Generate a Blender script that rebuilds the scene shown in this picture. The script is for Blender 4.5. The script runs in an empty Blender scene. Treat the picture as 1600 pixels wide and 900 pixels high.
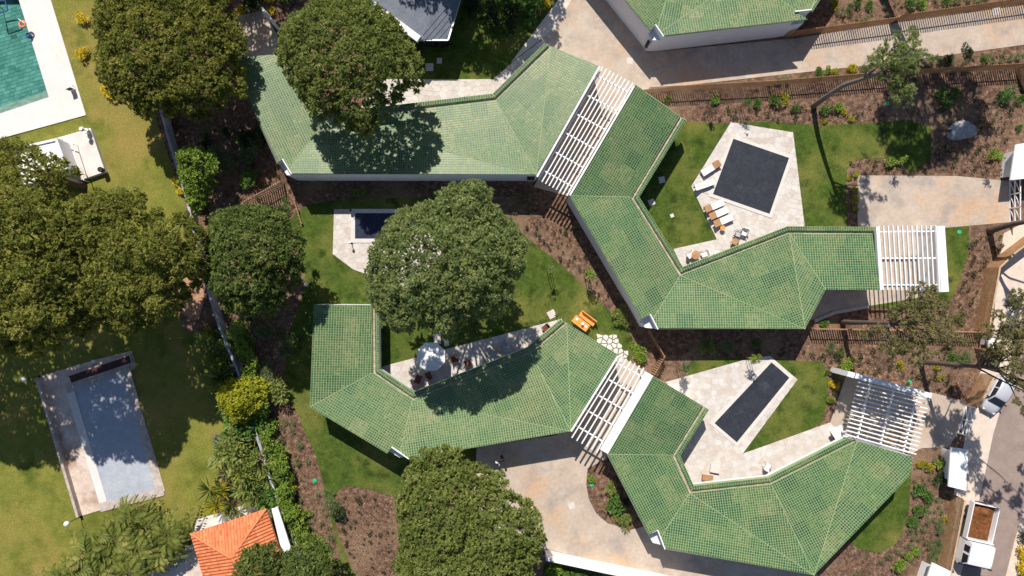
import bpy, math, random
import numpy as np
from mathutils import Vector, Matrix
from mathutils.geometry import tessellate_polygon

R = math.radians
rnd = random.Random(7)
nrg = np.random.default_rng(11)
scene = bpy.context.scene
COL = scene.collection

# ------------------------------------------------------------------ camera, sky, sun
S = 0.062                 # metres on the ground for one pixel of the 1600 px photograph
CAM_H = 1067 * S          # drone height for a 24 mm lens
cam_data = bpy.data.cameras.new("camera")
cam_data.lens = 24.0
cam_data.sensor_width = 36.0
cam_data.clip_end = 3000
cam = bpy.data.objects.new("camera", cam_data)
cam.location = (0, 0, CAM_H)
COL.objects.link(cam)
scene.camera = cam

SUN_EL, SUN_AZ = 49.0, -12.5      # azimuth from +Y, clockwise positive
world = bpy.data.worlds.new("World")
scene.world = world
world.use_nodes = True
wn = world.node_tree.nodes
sky = wn.new("ShaderNodeTexSky")
sky.sky_type = 'NISHITA'
sky.sun_disc = False
sky.sun_elevation = R(SUN_EL)
sky.sun_rotation = R(SUN_AZ)
sky.air_density = 0.8
sky.dust_density = 0.4
world.node_tree.links.new(sky.outputs[0], wn["Background"].inputs[0])
wn["Background"].inputs[1].default_value = 0.09
sun_data = bpy.data.lights.new("sun", 'SUN')
sun_data.energy = 5.0
sun_data.angle = R(0.53)
sun_data.color = (1.0, 0.945, 0.86)
sun = bpy.data.objects.new("sun", sun_data)
to_sun = Vector((math.sin(R(SUN_AZ)) * math.cos(R(SUN_EL)), math.cos(R(SUN_AZ)) * math.cos(R(SUN_EL)), math.sin(R(SUN_EL))))
sun.rotation_euler = (-to_sun).to_track_quat('-Z', 'Y').to_euler()
sun.location = to_sun * 120
COL.objects.link(sun)
scene.view_settings.view_transform = 'Standard'
scene.view_settings.look = 'None'
scene.view_settings.gamma = 1.0
scene.view_settings.exposure = 0.2
scene.cycles.max_bounces = 6
scene.cycles.transparent_max_bounces = 8

# ------------------------------------------------------------------ survey: plan position of a point seen at a pixel with height h
def P2(px, py, h=0.0):
    k = S * (CAM_H - h) / CAM_H
    return ((px - 800) * k, (450 - py) * k)

def P(px, py, h=0.0, z=None):
    x, y = P2(px, py, h)
    return Vector((x, y, h if z is None else z))

# ------------------------------------------------------------------ materials
def _nodes(name):
    m = bpy.data.materials.new(name)
    m.use_nodes = True
    nt = m.node_tree
    return m, nt, nt.nodes["Principled BSDF"]

def _noise(nt, scale, detail=4.0, rough=0.6, vec=None):
    n = nt.nodes.new("ShaderNodeTexNoise")
    n.inputs["Scale"].default_value = scale
    n.inputs["Detail"].default_value = detail
    n.inputs["Roughness"].default_value = rough
    nt.links.new(vec, n.inputs["Vector"])
    return n

def _ramp(nt, fac, stops):
    r = nt.nodes.new("ShaderNodeValToRGB")
    e = r.color_ramp.elements
    while len(e) < len(stops):
        e.new(0.5)
    for i, (p, c) in enumerate(stops):
        e[i].position = p
        e[i].color = (*c, 1)
    nt.links.new(fac, r.inputs[0])
    return r

def _mix(nt, fac, a, b, mode='MIX'):
    mx = nt.nodes.new("ShaderNodeMix")
    mx.data_type = 'RGBA'
    mx.blend_type = mode
    for src, idx in ((fac, 0), (a, 6), (b, 7)):
        if isinstance(src, (int, float)):
            mx.inputs[idx].default_value = src
        elif isinstance(src, tuple):
            mx.inputs[idx].default_value = (*src, 1)
        else:
            nt.links.new(src, mx.inputs[idx])
    return mx.outputs[2]

def surf(name, stops, scale, rough=0.85, bump=0.0, bscale=None, big=None, spec=0.25, fine=None, metallic=0.0, seed=0.0, stain=None):
    """noise-mottled surface; big = (scale, lo, hi, colour) adds broad patches; stain = the same, sparser; fine = (scale, amount)"""
    m, nt, b = _nodes(name)
    geo = nt.nodes.new("ShaderNodeNewGeometry")
    mp = nt.nodes.new("ShaderNodeVectorMath")
    mp.operation = 'ADD'
    mp.inputs[1].default_value = (seed, seed * 0.7, seed * 0.3)
    nt.links.new(geo.outputs["Position"], mp.inputs[0])
    vec = mp.outputs[0]
    n = _noise(nt, scale, 5.0, 0.65, vec)
    col = _ramp(nt, n.outputs["Fac"], stops).outputs[0]
    for extra in (big, stain):
        if extra:
            sc, lo, hi, c = extra
            n2 = _noise(nt, sc, 3.0, 0.55, vec)
            mr = nt.nodes.new("ShaderNodeMapRange")
            mr.inputs[1].default_value = lo
            mr.inputs[2].default_value = hi
            nt.links.new(n2.outputs["Fac"], mr.inputs[0])
            col = _mix(nt, mr.outputs[0], col, c)
    if fine:
        n3 = _noise(nt, fine[0], 2.0, 0.7, vec)
        r3 = _ramp(nt, n3.outputs["Fac"], [(0.3, (1 - fine[1],) * 3), (0.7, (1 + fine[1],) * 3)])
        col = _mix(nt, 1.0, col, r3.outputs[0], 'MULTIPLY')
    nt.links.new(col, b.inputs["Base Color"])
    b.inputs["Roughness"].default_value = rough
    b.inputs["Specular IOR Level"].default_value = spec
    b.inputs["Metallic"].default_value = metallic
    if bump:
        nb = _noise(nt, bscale or scale * 2, 4.0, 0.7, vec)
        bp = nt.nodes.new("ShaderNodeBump")
        bp.inputs["Strength"].default_value = min(1.0, bump)
        bp.inputs["Distance"].default_value = 0.06
        nt.links.new(nb.outputs["Fac"], bp.inputs["Height"])
        nt.links.new(bp.outputs[0], b.inputs["Normal"])
    return m

def tinted(name, stops, rough=0.5, spec=0.4, fine=None):
    """colour picked along a ramp by each piece's own 'tint' value"""
    m, nt, b = _nodes(name)
    at = nt.nodes.new("ShaderNodeAttribute")
    at.attribute_name = "tint"
    col = _ramp(nt, at.outputs["Fac"], stops).outputs[0]
    if fine:
        geo = nt.nodes.new("ShaderNodeNewGeometry")
        n3 = _noise(nt, fine[0], 3.0, 0.6, geo.outputs["Position"])
        r3 = _ramp(nt, n3.outputs["Fac"], [(0.3, (1 - fine[1],) * 3), (0.7, (1 + fine[1],) * 3)])
        col = _mix(nt, 1.0, col, r3.outputs[0], 'MULTIPLY')
    nt.links.new(col, b.inputs["Base Color"])
    b.inputs["Roughness"].default_value = rough
    b.inputs["Specular IOR Level"].default_value = spec
    return m

def leafy(name, stops, trans=0.25):
    m, nt, b = _nodes(name)
    at = nt.nodes.new("ShaderNodeAttribute")
    at.attribute_name = "tint"
    col = _ramp(nt, at.outputs["Fac"], stops).outputs[0]
    nt.links.new(col, b.inputs["Base Color"])
    b.inputs["Roughness"].default_value = 0.55
    b.inputs["Specular IOR Level"].default_value = 0.25
    tr = nt.nodes.new("ShaderNodeBsdfTranslucent")
    nt.links.new(col, tr.inputs["Color"])
    ms = nt.nodes.new("ShaderNodeMixShader")
    ms.inputs[0].default_value = trans
    nt.links.new(b.outputs[0], ms.inputs[1])
    nt.links.new(tr.outputs[0], ms.inputs[2])
    nt.links.new(ms.outputs[0], nt.nodes["Material Output"].inputs["Surface"])
    return m

def flat(name, c, rough=0.5, spec=0.4, metallic=0.0, var=0.12, scale=3.0):
    lo = tuple(x * (1 - var) for x in c)
    hi = tuple(min(1, x * (1 + var)) for x in c)
    return surf(name, [(0.3, lo), (0.7, hi)], scale, rough, spec=spec, metallic=metallic)

MT = {}
MT['mulch'] = surf('mulch', [(0.3, (0.032, 0.018, 0.011)), (0.45, (0.125, 0.07, 0.045)), (0.57, (0.205, 0.122, 0.08)), (0.76, (0.42, 0.29, 0.2))], 2.6, 0.95, 1.0, 9.0,
                   big=(0.22, 0.48, 0.68, (0.24, 0.155, 0.1)), fine=(11.0, 0.6), stain=(0.6, 0.55, 0.72, (0.085, 0.052, 0.036)))
MT['lawn'] = surf('lawn', [(0.3, (0.036, 0.068, 0.011)), (0.7, (0.098, 0.138, 0.024))], 1.3, 0.95, 0.8, 14.0,
                  big=(0.2, 0.47, 0.7, (0.175, 0.17, 0.042)), fine=(8.0, 0.32), stain=(0.75, 0.54, 0.7, (0.036, 0.058, 0.011)), spec=0.1)
MT['lawn_dry'] = surf('lawn_dry', [(0.3, (0.14, 0.155, 0.028)), (0.7, (0.235, 0.225, 0.046))], 0.9, 0.95, 0.8, 14.0,
                      big=(0.13, 0.47, 0.68, (0.3, 0.22, 0.066)), fine=(8.0, 0.28), stain=(0.4, 0.52, 0.72, (0.095, 0.12, 0.018)), spec=0.1, seed=5)
MT['concrete'] = surf('drive_concrete', [(0.3, (0.415, 0.33, 0.26)), (0.7, (0.54, 0.445, 0.365))], 0.5, 0.85, 0.15, 6.0,
                      big=(0.2, 0.52, 0.68, (0.52, 0.35, 0.23)), fine=(3.0, 0.08), stain=(0.42, 0.52, 0.7, (0.35, 0.3, 0.26)))
MT['path'] = surf('path_concrete', [(0.3, (0.58, 0.51, 0.45)), (0.7, (0.68, 0.61, 0.55))], 0.7, 0.85, 0.1, 6.0, fine=(3.0, 0.06), stain=(0.4, 0.58, 0.8, (0.5, 0.42, 0.34)))
MT['kerb'] = surf('kerb_stone', [(0.3, (0.42, 0.38, 0.34)), (0.7, (0.58, 0.54, 0.5))], 1.5, 0.85, 0.2, fine=(6, 0.1))
MT['asphalt'] = surf('road_asphalt', [(0.3, (0.26, 0.195, 0.165)), (0.7, (0.34, 0.26, 0.225))], 0.8, 0.9, 0.3, 20.0, fine=(10, 0.1), stain=(0.3, 0.58, 0.75, (0.22, 0.175, 0.155)))
MT['pavement'] = surf('pavement', [(0.3, (0.58, 0.47, 0.38)), (0.7, (0.72, 0.6, 0.5))], 1.0, 0.9, 0.2, fine=(5, 0.08))
MT['mortar'] = surf('mortar', [(0.3, (0.43, 0.375, 0.33)), (0.7, (0.53, 0.475, 0.425))], 2.0, 0.9)
MT['flag'] = tinted('flagstone', [(0.0, (0.54, 0.46, 0.395)), (0.25, (0.585, 0.525, 0.47)), (0.65, (0.6, 0.55, 0.505)), (1.0, (0.645, 0.6, 0.56))], 0.8, 0.25, fine=(1.3, 0.1))
MT['coping'] = surf('coping', [(0.3, (0.6, 0.55, 0.5)), (0.7, (0.7, 0.65, 0.6))], 1.0, 0.8, fine=(5, 0.06))
MT['white_wall'] = surf('white_render', [(0.3, (0.76, 0.75, 0.74)), (0.7, (0.83, 0.82, 0.81))], 0.6, 0.8, fine=(2.0, 0.03), stain=(0.35, 0.62, 0.85, (0.68, 0.65, 0.6)))
MT['house_wall'] = surf('house_render', [(0.3, (0.66, 0.66, 0.68)), (0.7, (0.73, 0.73, 0.75))], 0.6, 0.8, fine=(2.0, 0.03), stain=(0.35, 0.62, 0.85, (0.6, 0.59, 0.57)))
MT['white_metal'] = flat('white_metal', (0.82, 0.82, 0.81), 0.4, 0.4, var=0.02)
MT['white_deck'] = surf('white_deck', [(0.3, (0.66, 0.62, 0.58)), (0.7, (0.73, 0.69, 0.655))], 0.5, 0.8, fine=(3.0, 0.04), stain=(0.35, 0.56, 0.8, (0.7, 0.62, 0.53)))
MT['terrace_worn'] = surf('worn_terrace', [(0.3, (0.62, 0.55, 0.5)), (0.7, (0.76, 0.7, 0.66))], 0.5, 0.85, stain=(0.35, 0.5, 0.72, (0.5, 0.38, 0.29)), fine=(3, 0.06))
MT['old_deck'] = surf('old_deck', [(0.3, (0.5, 0.38, 0.31)), (0.7, (0.72, 0.6, 0.51))], 0.8, 0.9, 0.2, stain=(0.33, 0.52, 0.7, (0.34, 0.22, 0.15)), fine=(6, 0.14))
MT['old_coping'] = surf('old_coping', [(0.3, (0.35, 0.29, 0.26)), (0.7, (0.58, 0.5, 0.45))], 1.4, 0.9, fine=(6, 0.15))
MT['tile'] = tinted('glazed_green_tile', [(0.0, (0.013, 0.066, 0.025)), (0.3, (0.036, 0.108, 0.035)), (0.6, (0.078, 0.14, 0.044)), (0.82, (0.13, 0.175, 0.062)), (1.0, (0.2, 0.21, 0.095))], 0.42, 0.4)
MT['grout'] = surf('pale_grout', [(0.3, (0.24, 0.34, 0.175)), (0.7, (0.32, 0.4, 0.225))], 0.5, 0.85, big=(0.25, 0.45, 0.7, (0.35, 0.37, 0.21)))
MT['gutter'] = surf('gutter_gravel', [(0.3, (0.26, 0.19, 0.13)), (0.5, (0.42, 0.34, 0.26)), (0.7, (0.6, 0.53, 0.45))], 3.0, 0.9, 0.4)
MT['glass'] = flat('dark_glass', (0.02, 0.024, 0.03), 0.06, 0.6)
MT['slate'] = surf('slate_roof', [(0.3, (0.12, 0.135, 0.17)), (0.7, (0.17, 0.19, 0.23))], 1.2, 0.45, fine=(6, 0.12))
MT['cover_dark'] = surf('navy_cover', [(0.3, (0.03, 0.033, 0.044)), (0.7, (0.048, 0.052, 0.066))], 1.2, 0.45, fine=(5, 0.2), stain=(0.8, 0.62, 0.8, (0.085, 0.09, 0.11)))
MT['cover_navy'] = surf('blue_cover', [(0.3, (0.016, 0.022, 0.052)), (0.7, (0.028, 0.036, 0.075))], 1.2, 0.45, fine=(5, 0.2))
MT['cover_pale'] = surf('pale_cover', [(0.3, (0.35, 0.39, 0.455)), (0.7, (0.43, 0.47, 0.53))], 0.8, 0.5, fine=(4, 0.08))
MT['maroon'] = surf('maroon_box', [(0.3, (0.05, 0.02, 0.022)), (0.7, (0.09, 0.04, 0.04))], 2.0, 0.8)
MT['wood'] = surf('fence_wood', [(0.3, (0.33, 0.18, 0.085)), (0.7, (0.5, 0.3, 0.155))], 2.0, 0.75, fine=(9, 0.2))
MT['wood_pale'] = surf('pale_wood', [(0.3, (0.42, 0.28, 0.165)), (0.7, (0.58, 0.42, 0.27))], 2.0, 0.75, fine=(9, 0.15))
MT['teak'] = surf('teak', [(0.3, (0.36, 0.19, 0.09)), (0.7, (0.47, 0.27, 0.145))], 2.0, 0.6, fine=(9, 0.15))
MT['orange_teak'] = surf('orange_teak', [(0.3, (0.72, 0.28, 0.06)), (0.7, (0.85, 0.37, 0.1))], 2.0, 0.55, fine=(9, 0.1))
MT['fabric'] = flat('white_fabric', (0.78, 0.77, 0.76), 0.9, 0.1, var=0.03)
MT['fabric_grey'] = flat('grey_fabric', (0.42, 0.43, 0.45), 0.9, 0.1, var=0.08)
MT['terracotta'] = tinted('terracotta', [(0.0, (0.5, 0.13, 0.055)), (0.5, (0.64, 0.2, 0.085)), (1.0, (0.76, 0.3, 0.14))], 0.8, 0.2, fine=(4, 0.15))
MT['bark'] = surf('pine_bark', [(0.3, (0.085, 0.055, 0.04)), (0.7, (0.2, 0.15, 0.115))], 6.0, 0.95, 0.8, 12.0, fine=(10, 0.2))
MT['bark_grey'] = surf('grey_bark', [(0.3, (0.12, 0.095, 0.08)), (0.7, (0.27, 0.225, 0.19))], 6.0, 0.95, 0.8, 12.0)
MT['rock'] = surf('rock', [(0.3, (0.24, 0.24, 0.25)), (0.7, (0.42, 0.41, 0.4))], 2.5, 0.9, 0.8, 5.0)
MT['black_metal'] = flat('black_metal', (0.025, 0.025, 0.028), 0.5, 0.4)
MT['steel'] = flat('steel', (0.5, 0.5, 0.5), 0.35, 0.5, 0.8)
MT['globe'] = flat('opal_globe', (0.85, 0.84, 0.82), 0.25, 0.5, var=0.01)
MT['green_plastic'] = flat('green_plastic', (0.03, 0.42, 0.16), 0.45, 0.4)
MT['orange_plastic'] = flat('orange_plastic', (0.85, 0.2, 0.09), 0.45, 0.4)
MT['blue_plastic'] = flat('blue_plastic', (0.03, 0.07, 0.2), 0.45, 0.4)
MT['red_seat'] = flat('red_seat', (0.15, 0.05, 0.04), 0.7, 0.2)
MT['car_paint'] = flat('silver_paint', (0.62, 0.62, 0.66), 0.28, 0.6, 0.25, var=0.02)
MT['white_paint'] = flat('white_paint', (0.82, 0.82, 0.82), 0.35, 0.5, var=0.015)
MT['tyre'] = flat('tyre', (0.02, 0.02, 0.02), 0.9, 0.2)
MT['lens'] = flat('lamp_lens', (0.7, 0.7, 0.68), 0.15, 0.6)
MT['red_lens'] = flat('red_lens', (0.4, 0.02, 0.02), 0.2, 0.6)
MT['soil'] = surf('rust_soil', [(0.3, (0.09, 0.032, 0.012)), (0.7, (0.27, 0.105, 0.035))], 3.0, 0.95, 1.0, 6.0, fine=(8, 0.3))
MT['red_soil'] = surf('red_soil', [(0.3, (0.3, 0.15, 0.08)), (0.7, (0.52, 0.3, 0.19))], 1.5, 0.95, 0.8, 8.0, fine=(7, 0.25))
MT['pool_tile'] = tinted('pool_tile', [(0.0, (0.08, 0.16, 0.14)), (0.25, (0.14, 0.27, 0.235)), (0.75, (0.2, 0.35, 0.31)), (1.0, (0.27, 0.42, 0.38))], 0.4, 0.4, fine=(3, 0.15))
MT['skin'] = flat('skin', (0.5, 0.3, 0.21), 0.6, 0.3)
MT['hair'] = flat('dark_hair', (0.02, 0.015, 0.012), 0.6, 0.3)
MT['shirt_black'] = flat('black_shirt', (0.02, 0.02, 0.022), 0.9, 0.1)
MT['shirt_white'] = flat('pale_shirt', (0.74, 0.76, 0.8), 0.9, 0.1)
MT['trouser'] = flat('dark_trousers', (0.03, 0.035, 0.06), 0.9, 0.1)

def _water():
    m, nt, b = _nodes('pool_water')
    tr = nt.nodes.new("ShaderNodeBsdfTransparent")
    tr.inputs[0].default_value = (0.62, 0.86, 0.84, 1)
    gl = nt.nodes.new("ShaderNodeBsdfGlossy")
    gl.inputs["Roughness"].default_value = 0.03
    fr = nt.nodes.new("ShaderNodeFresnel")
    fr.inputs[0].default_value = 1.33
    geo = nt.nodes.new("ShaderNodeNewGeometry")
    nz = _noise(nt, 2.2, 3.0, 0.5, geo.outputs["Position"])
    bp = nt.nodes.new("ShaderNodeBump")
    bp.inputs["Strength"].default_value = 0.25
    bp.inputs["Distance"].default_value = 0.05
    nt.links.new(nz.outputs["Fac"], bp.inputs["Height"])
    nt.links.new(bp.outputs[0], gl.inputs["Normal"])
    ms = nt.nodes.new("ShaderNodeMixShader")
    nt.links.new(fr.outputs[0], ms.inputs[0])
    nt.links.new(tr.outputs[0], ms.inputs[1])
    nt.links.new(gl.outputs[0], ms.inputs[2])
    nt.links.new(ms.outputs[0], nt.nodes["Material Output"].inputs["Surface"])
    return m
MT['water'] = _water()

MT['pine_olive'] = leafy('pine_olive', [(0.0, (0.11, 0.142, 0.024)), (0.5, (0.285, 0.305, 0.058)), (1.0, (0.48, 0.455, 0.12))], 0.45)
MT['pine_mid'] = leafy('pine_mid', [(0.0, (0.11, 0.155, 0.034)), (0.5, (0.265, 0.315, 0.075)), (1.0, (0.43, 0.455, 0.145))], 0.45)
MT['pine_grey'] = leafy('pine_grey', [(0.0, (0.13, 0.18, 0.062)), (0.5, (0.29, 0.35, 0.118)), (1.0, (0.45, 0.49, 0.2))], 0.45)
MT['pine_deep'] = leafy('pine_deep', [(0.0, (0.075, 0.125, 0.03)), (0.5, (0.19, 0.25, 0.06)), (1.0, (0.34, 0.38, 0.115))], 0.45)
MT['pine_dry'] = leafy('pine_dry', [(0.0, (0.11, 0.105, 0.038)), (0.5, (0.22, 0.2, 0.078)), (1.0, (0.34, 0.3, 0.14))])
MT['leaf_green'] = leafy('leaf_green', [(0.0, (0.04, 0.09, 0.015)), (0.5, (0.085, 0.17, 0.03)), (1.0, (0.16, 0.27, 0.05))])
MT['leaf_bright'] = leafy('leaf_bright', [(0.0, (0.1, 0.17, 0.02)), (0.5, (0.2, 0.3, 0.04)), (1.0, (0.34, 0.42, 0.07))])
MT['leaf_yellow'] = leafy('leaf_yellow', [(0.0, (0.16, 0.18, 0.012)), (0.5, (0.36, 0.34, 0.02)), (1.0, (0.55, 0.46, 0.03))], 0.3)
MT['leaf_gold'] = leafy('leaf_gold', [(0.0, (0.36, 0.27, 0.015)), (0.5, (0.62, 0.47, 0.02)), (1.0, (0.8, 0.62, 0.04))], 0.25)
MT['leaf_lemon'] = leafy('leaf_lemon', [(0.0, (0.2, 0.24, 0.015)), (0.5, (0.42, 0.43, 0.03)), (1.0, (0.62, 0.58, 0.05))], 0.35)
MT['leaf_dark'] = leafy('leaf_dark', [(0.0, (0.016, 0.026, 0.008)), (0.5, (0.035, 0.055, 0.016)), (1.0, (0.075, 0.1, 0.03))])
MT['leaf_blue'] = leafy('leaf_blue', [(0.0, (0.075, 0.11, 0.085)), (0.5, (0.13, 0.18, 0.15)), (1.0, (0.2, 0.26, 0.22))])
MT['leaf_palm'] = leafy('leaf_palm', [(0.0, (0.06, 0.09, 0.015)), (0.5, (0.16, 0.19, 0.034)), (1.0, (0.36, 0.34, 0.09))], 0.3)
MT['leaf_sage'] = leafy('leaf_sage', [(0.0, (0.08, 0.11, 0.04)), (0.5, (0.16, 0.2, 0.08)), (1.0, (0.26, 0.29, 0.13))])

# ------------------------------------------------------------------ objects
def props(o, label=None, cat=None, group=None, kind=None):
    if label: o["label"] = label
    if cat: o["category"] = cat
    if group: o["group"] = group
    if kind: o["kind"] = kind
    return o

def thing(name, loc, label, cat, group=None):
    o = bpy.data.objects.new(name, None)
    o.empty_display_size = 0.3
    o.location = loc
    COL.objects.link(o)
    return props(o, label, cat, group)

def link(name, me, parent=None, loc=None, rz=0.0, sc=None):
    o = bpy.data.objects.new(name, me)
    COL.objects.link(o)
    if parent: o.parent = parent
    if loc is not None: o.location = loc
    if rz: o.rotation_euler = (0, 0, rz)
    if sc is not None: o.scale = sc if isinstance(sc, (tuple, list)) else (sc, sc, sc)
    return o

class MB:
    """collects shapes in world space; build() turns them into one mesh object, placed relative to its parent"""
    def __init__(self):
        self.v, self.f, self.t = [], [], []
    def add(self, verts, faces, tint=None):
        o = len(self.v)
        self.v.extend([tuple(p) for p in verts])
        for fc in faces:
            self.f.append([i + o for i in fc])
            self.t.append(0.5 if tint is None else tint)
        return self
    def prism(self, poly, z0, z1, tint=None, bottom=False):
        """poly: 2D points (x, y); z1 may be a function of (x, y)"""
        a = sum(poly[i][0] * poly[(i + 1) % len(poly)][1] - poly[(i + 1) % len(poly)][0] * poly[i][1] for i in range(len(poly)))
        if a < 0: poly = poly[::-1]
        n = len(poly)
        zt = [z1(x, y) if callable(z1) else z1 for x, y in poly]
        zb = [z0(x, y) if callable(z0) else z0 for x, y in poly]
        vs = [(x, y, z) for (x, y), z in zip(poly, zb)] + [(x, y, z) for (x, y), z in zip(poly, zt)]
        fs = [list(range(n, 2 * n))] + [[i, (i + 1) % n, n + (i + 1) % n, n + i] for i in range(n)]
        if bottom: fs.append(list(range(n))[::-1])
        return self.add(vs, fs, tint)
    def beam(self, p0, p1, w, h, tint=None, up=Vector((0, 0, 1))):
        p0, p1 = Vector(p0), Vector(p1)
        d = (p1 - p0).normalized()
        sd = d.cross(up)
        sd = sd.normalized() if sd.length > 1e-5 else Vector((1, 0, 0))
        u = sd.cross(d).normalized()
        vs = []
        for p in (p0, p1):
            for a, b in ((-1, -1), (1, -1), (1, 1), (-1, 1)):
                vs.append(p + sd * (a * w / 2) + u * (b * h / 2))
        return self.add(vs, [[0, 3, 2, 1], [4, 5, 6, 7], [0, 1, 5, 4], [1, 2, 6, 5], [2, 3, 7, 6], [3, 0, 4, 7]], tint)
    def box(self, c, size, rz=0.0, tint=None):
        c = Vector(c)
        m = Matrix.Rotation(rz, 3, 'Z')
        vs = [c + m @ Vector((x * size[0] / 2, y * size[1] / 2, z * size[2] / 2)) for z in (-1, 1) for x, y in ((-1, -1), (1, -1), (1, 1), (-1, 1))]
        return self.add(vs, [[0, 3, 2, 1], [4, 5, 6, 7], [0, 1, 5, 4], [1, 2, 6, 5], [2, 3, 7, 6], [3, 0, 4, 7]], tint)
    def tube(self, pts, radii, n=7, tint=None, cap=True):
        pts = [Vector(p) for p in pts]
        rings = []
        for i, p in enumerate(pts):
            d = (pts[min(i + 1, len(pts) - 1)] - pts[max(i - 1, 0)]).normalized()
            a = d.cross(Vector((0.3, 1, 0.2)))
            a = a.normalized() if a.length > 1e-4 else Vector((1, 0, 0))
            b = d.cross(a).normalized()
            rings.append([p + (a * math.cos(2 * math.pi * k / n) + b * math.sin(2 * math.pi * k / n)) * radii[i] for k in range(n)])
        vs = [q for r in rings for q in r]
        fs = []
        for i in range(len(pts) - 1):
            for k in range(n):
                fs.append([i * n + k, i * n + (k + 1) % n, (i + 1) * n + (k + 1) % n, (i + 1) * n + k])
        if cap:
            fs.append([(len(pts) - 1) * n + k for k in range(n)])
            fs.append([k for k in range(n)][::-1])
        return self.add(vs, fs, tint)
    def lathe(self, c, prof, n=14, tint=None):
        """prof: list of (radius, z) from bottom to top about the vertical axis through c"""
        c = Vector(c)
        vs, fs = [], []
        for r, z in prof:
            for k in range(n):
                vs.append(c + Vector((math.cos(2 * math.pi * k / n) * r, math.sin(2 * math.pi * k / n) * r, z)))
        for i in range(len(prof) - 1):
            for k in range(n):
                fs.append([i * n + k, i * n + (k + 1) % n, (i + 1) * n + (k + 1) % n, (i + 1) * n + k])
        fs.append([(len(prof) - 1) * n + k for k in range(n)])
        fs.append([k for k in range(n)][::-1])
        return self.add(vs, fs, tint)
    def mesh(self, name, mat, base=(0, 0, 0), smooth=False):
        me = bpy.data.meshes.new(name)
        b = Vector(base)
        me.from_pydata([(x - b.x, y - b.y, z - b.z) for x, y, z in self.v], [], self.f)
        me.materials.append(mat)
        at = me.attributes.new("tint", 'FLOAT', 'FACE')
        at.data.foreach_set("value", np.array(self.t, dtype=np.float32))
        if smooth:
            me.polygons.foreach_set("use_smooth", np.ones(len(me.polygons), dtype=bool))
        me.update()
        return me
    def build(self, name, mat, parent=None, smooth=False, origin=None):
        base = Vector((0, 0, 0))
        if parent is not None:
            base = parent.location.copy()
            q = parent.parent
            while q is not None:
                base += q.location
                q = q.parent
            if origin is None: origin = base
        o3 = Vector(origin) if origin is not None else Vector((0, 0, 0))
        me = self.mesh(name, mat, o3, smooth)
        return link(name, me, parent, o3 - base)

def clip(poly, a, b, left=True):
    """part of a 2D polygon on the left (or right) of the line a -> b"""
    out = []
    def sd(p):
        s = (b[0] - a[0]) * (p[1] - a[1]) - (b[1] - a[1]) * (p[0] - a[0])
        return s if left else -s
    n = len(poly)
    for i in range(n):
        p, q = poly[i], poly[(i + 1) % n]
        dp, dq = sd(p), sd(q)
        if dp >= 0: out.append(p)
        if (dp > 0 > dq) or (dp < 0 < dq):
            t = dp / (dp - dq)
            out.append((p[0] + (q[0] - p[0]) * t, p[1] + (q[1] - p[1]) * t))
    return out

def area(poly):
    return 0.5 * sum(poly[i][0] * poly[(i + 1) % len(poly)][1] - poly[(i + 1) % len(poly)][0] * poly[i][1] for i in range(len(poly)))

def ccw(poly):
    return poly if area(poly) > 0 else poly[::-1]

def clip_convex(poly, conv):
    conv = ccw(conv)
    for i in range(len(conv)):
        if len(poly) < 3: return []
        poly = clip(poly, conv[i], conv[(i + 1) % len(conv)])
    return poly if len(poly) >= 3 else []

def subtract_convex(poly, conv):
    """convex pieces of poly outside conv"""
    conv = ccw(conv)
    out, rest = [], poly
    for i in range(len(conv)):
        a, b = conv[i], conv[(i + 1) % len(conv)]
        o = clip(rest, a, b, False)
        if len(o) >= 3 and abs(area(o)) > 1e-4: out.append(o)
        rest = clip(rest, a, b)
        if len(rest) < 3: break
    return out

def inside(p, poly):
    c = False
    n = len(poly)
    for i in range(n):
        (x1, y1), (x2, y2) = poly[i], poly[(i + 1) % n]
        if (y1 > p[1]) != (y2 > p[1]) and p[0] < (x2 - x1) * (p[1] - y1) / (y2 - y1) + x1:
            c = not c
    return c

def shrink(poly, d):
    """pull a convex polygon's edges in by d"""
    poly = ccw(poly)
    out = poly
    for i in range(len(poly)):
        a, b = poly[i], poly[(i + 1) % len(poly)]
        l = math.hypot(b[0] - a[0], b[1] - a[1])
        if l < 1e-6: continue
        nx, ny = -(b[1] - a[1]) / l * d, (b[0] - a[0]) / l * d
        out = clip(out, (a[0] + nx, a[1] + ny), (b[0] + nx, b[1] + ny))
        if len(out) < 3: return []
    return out

def curve(pts, n=5, closed=True):
    """Catmull-Rom through the points"""
    out, N = [], len(pts)
    for i in range(N if closed else N - 1):
        if closed:
            p0, p1, p2, p3 = pts[(i - 1) % N], pts[i], pts[(i + 1) % N], pts[(i + 2) % N]
        else:
            p0, p1, p2, p3 = pts[max(i - 1, 0)], pts[i], pts[i + 1], pts[min(i + 2, N - 1)]
        for k in range(n):
            t = k / n
            out.append(tuple(0.5 * (2 * b + (c - a) * t + (2 * a - 5 * b + 4 * c - d) * t * t + (3 * b - a - 3 * c + d) * t ** 3) for a, b, c, d in zip(p0, p1, p2, p3)))
    if not closed: out.append(tuple(pts[-1]))
    return out

def W(pts, h=0.0):
    return [P2(x, y, h) for x, y in pts]

def slab(name, pts_px, z, mat, smooth_edge=False, kind="structure", wob=0.0, label=None):
    pts = curve(pts_px, 6) if smooth_edge else pts_px
    poly = W(pts)
    if wob:
        poly = [(x + rnd.uniform(-wob, wob), y + rnd.uniform(-wob, wob)) for x, y in poly]
    mb = MB().prism(poly, -0.05, z)
    o = mb.build(name, mat)
    return props(o, label, None, None, kind)

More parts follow.
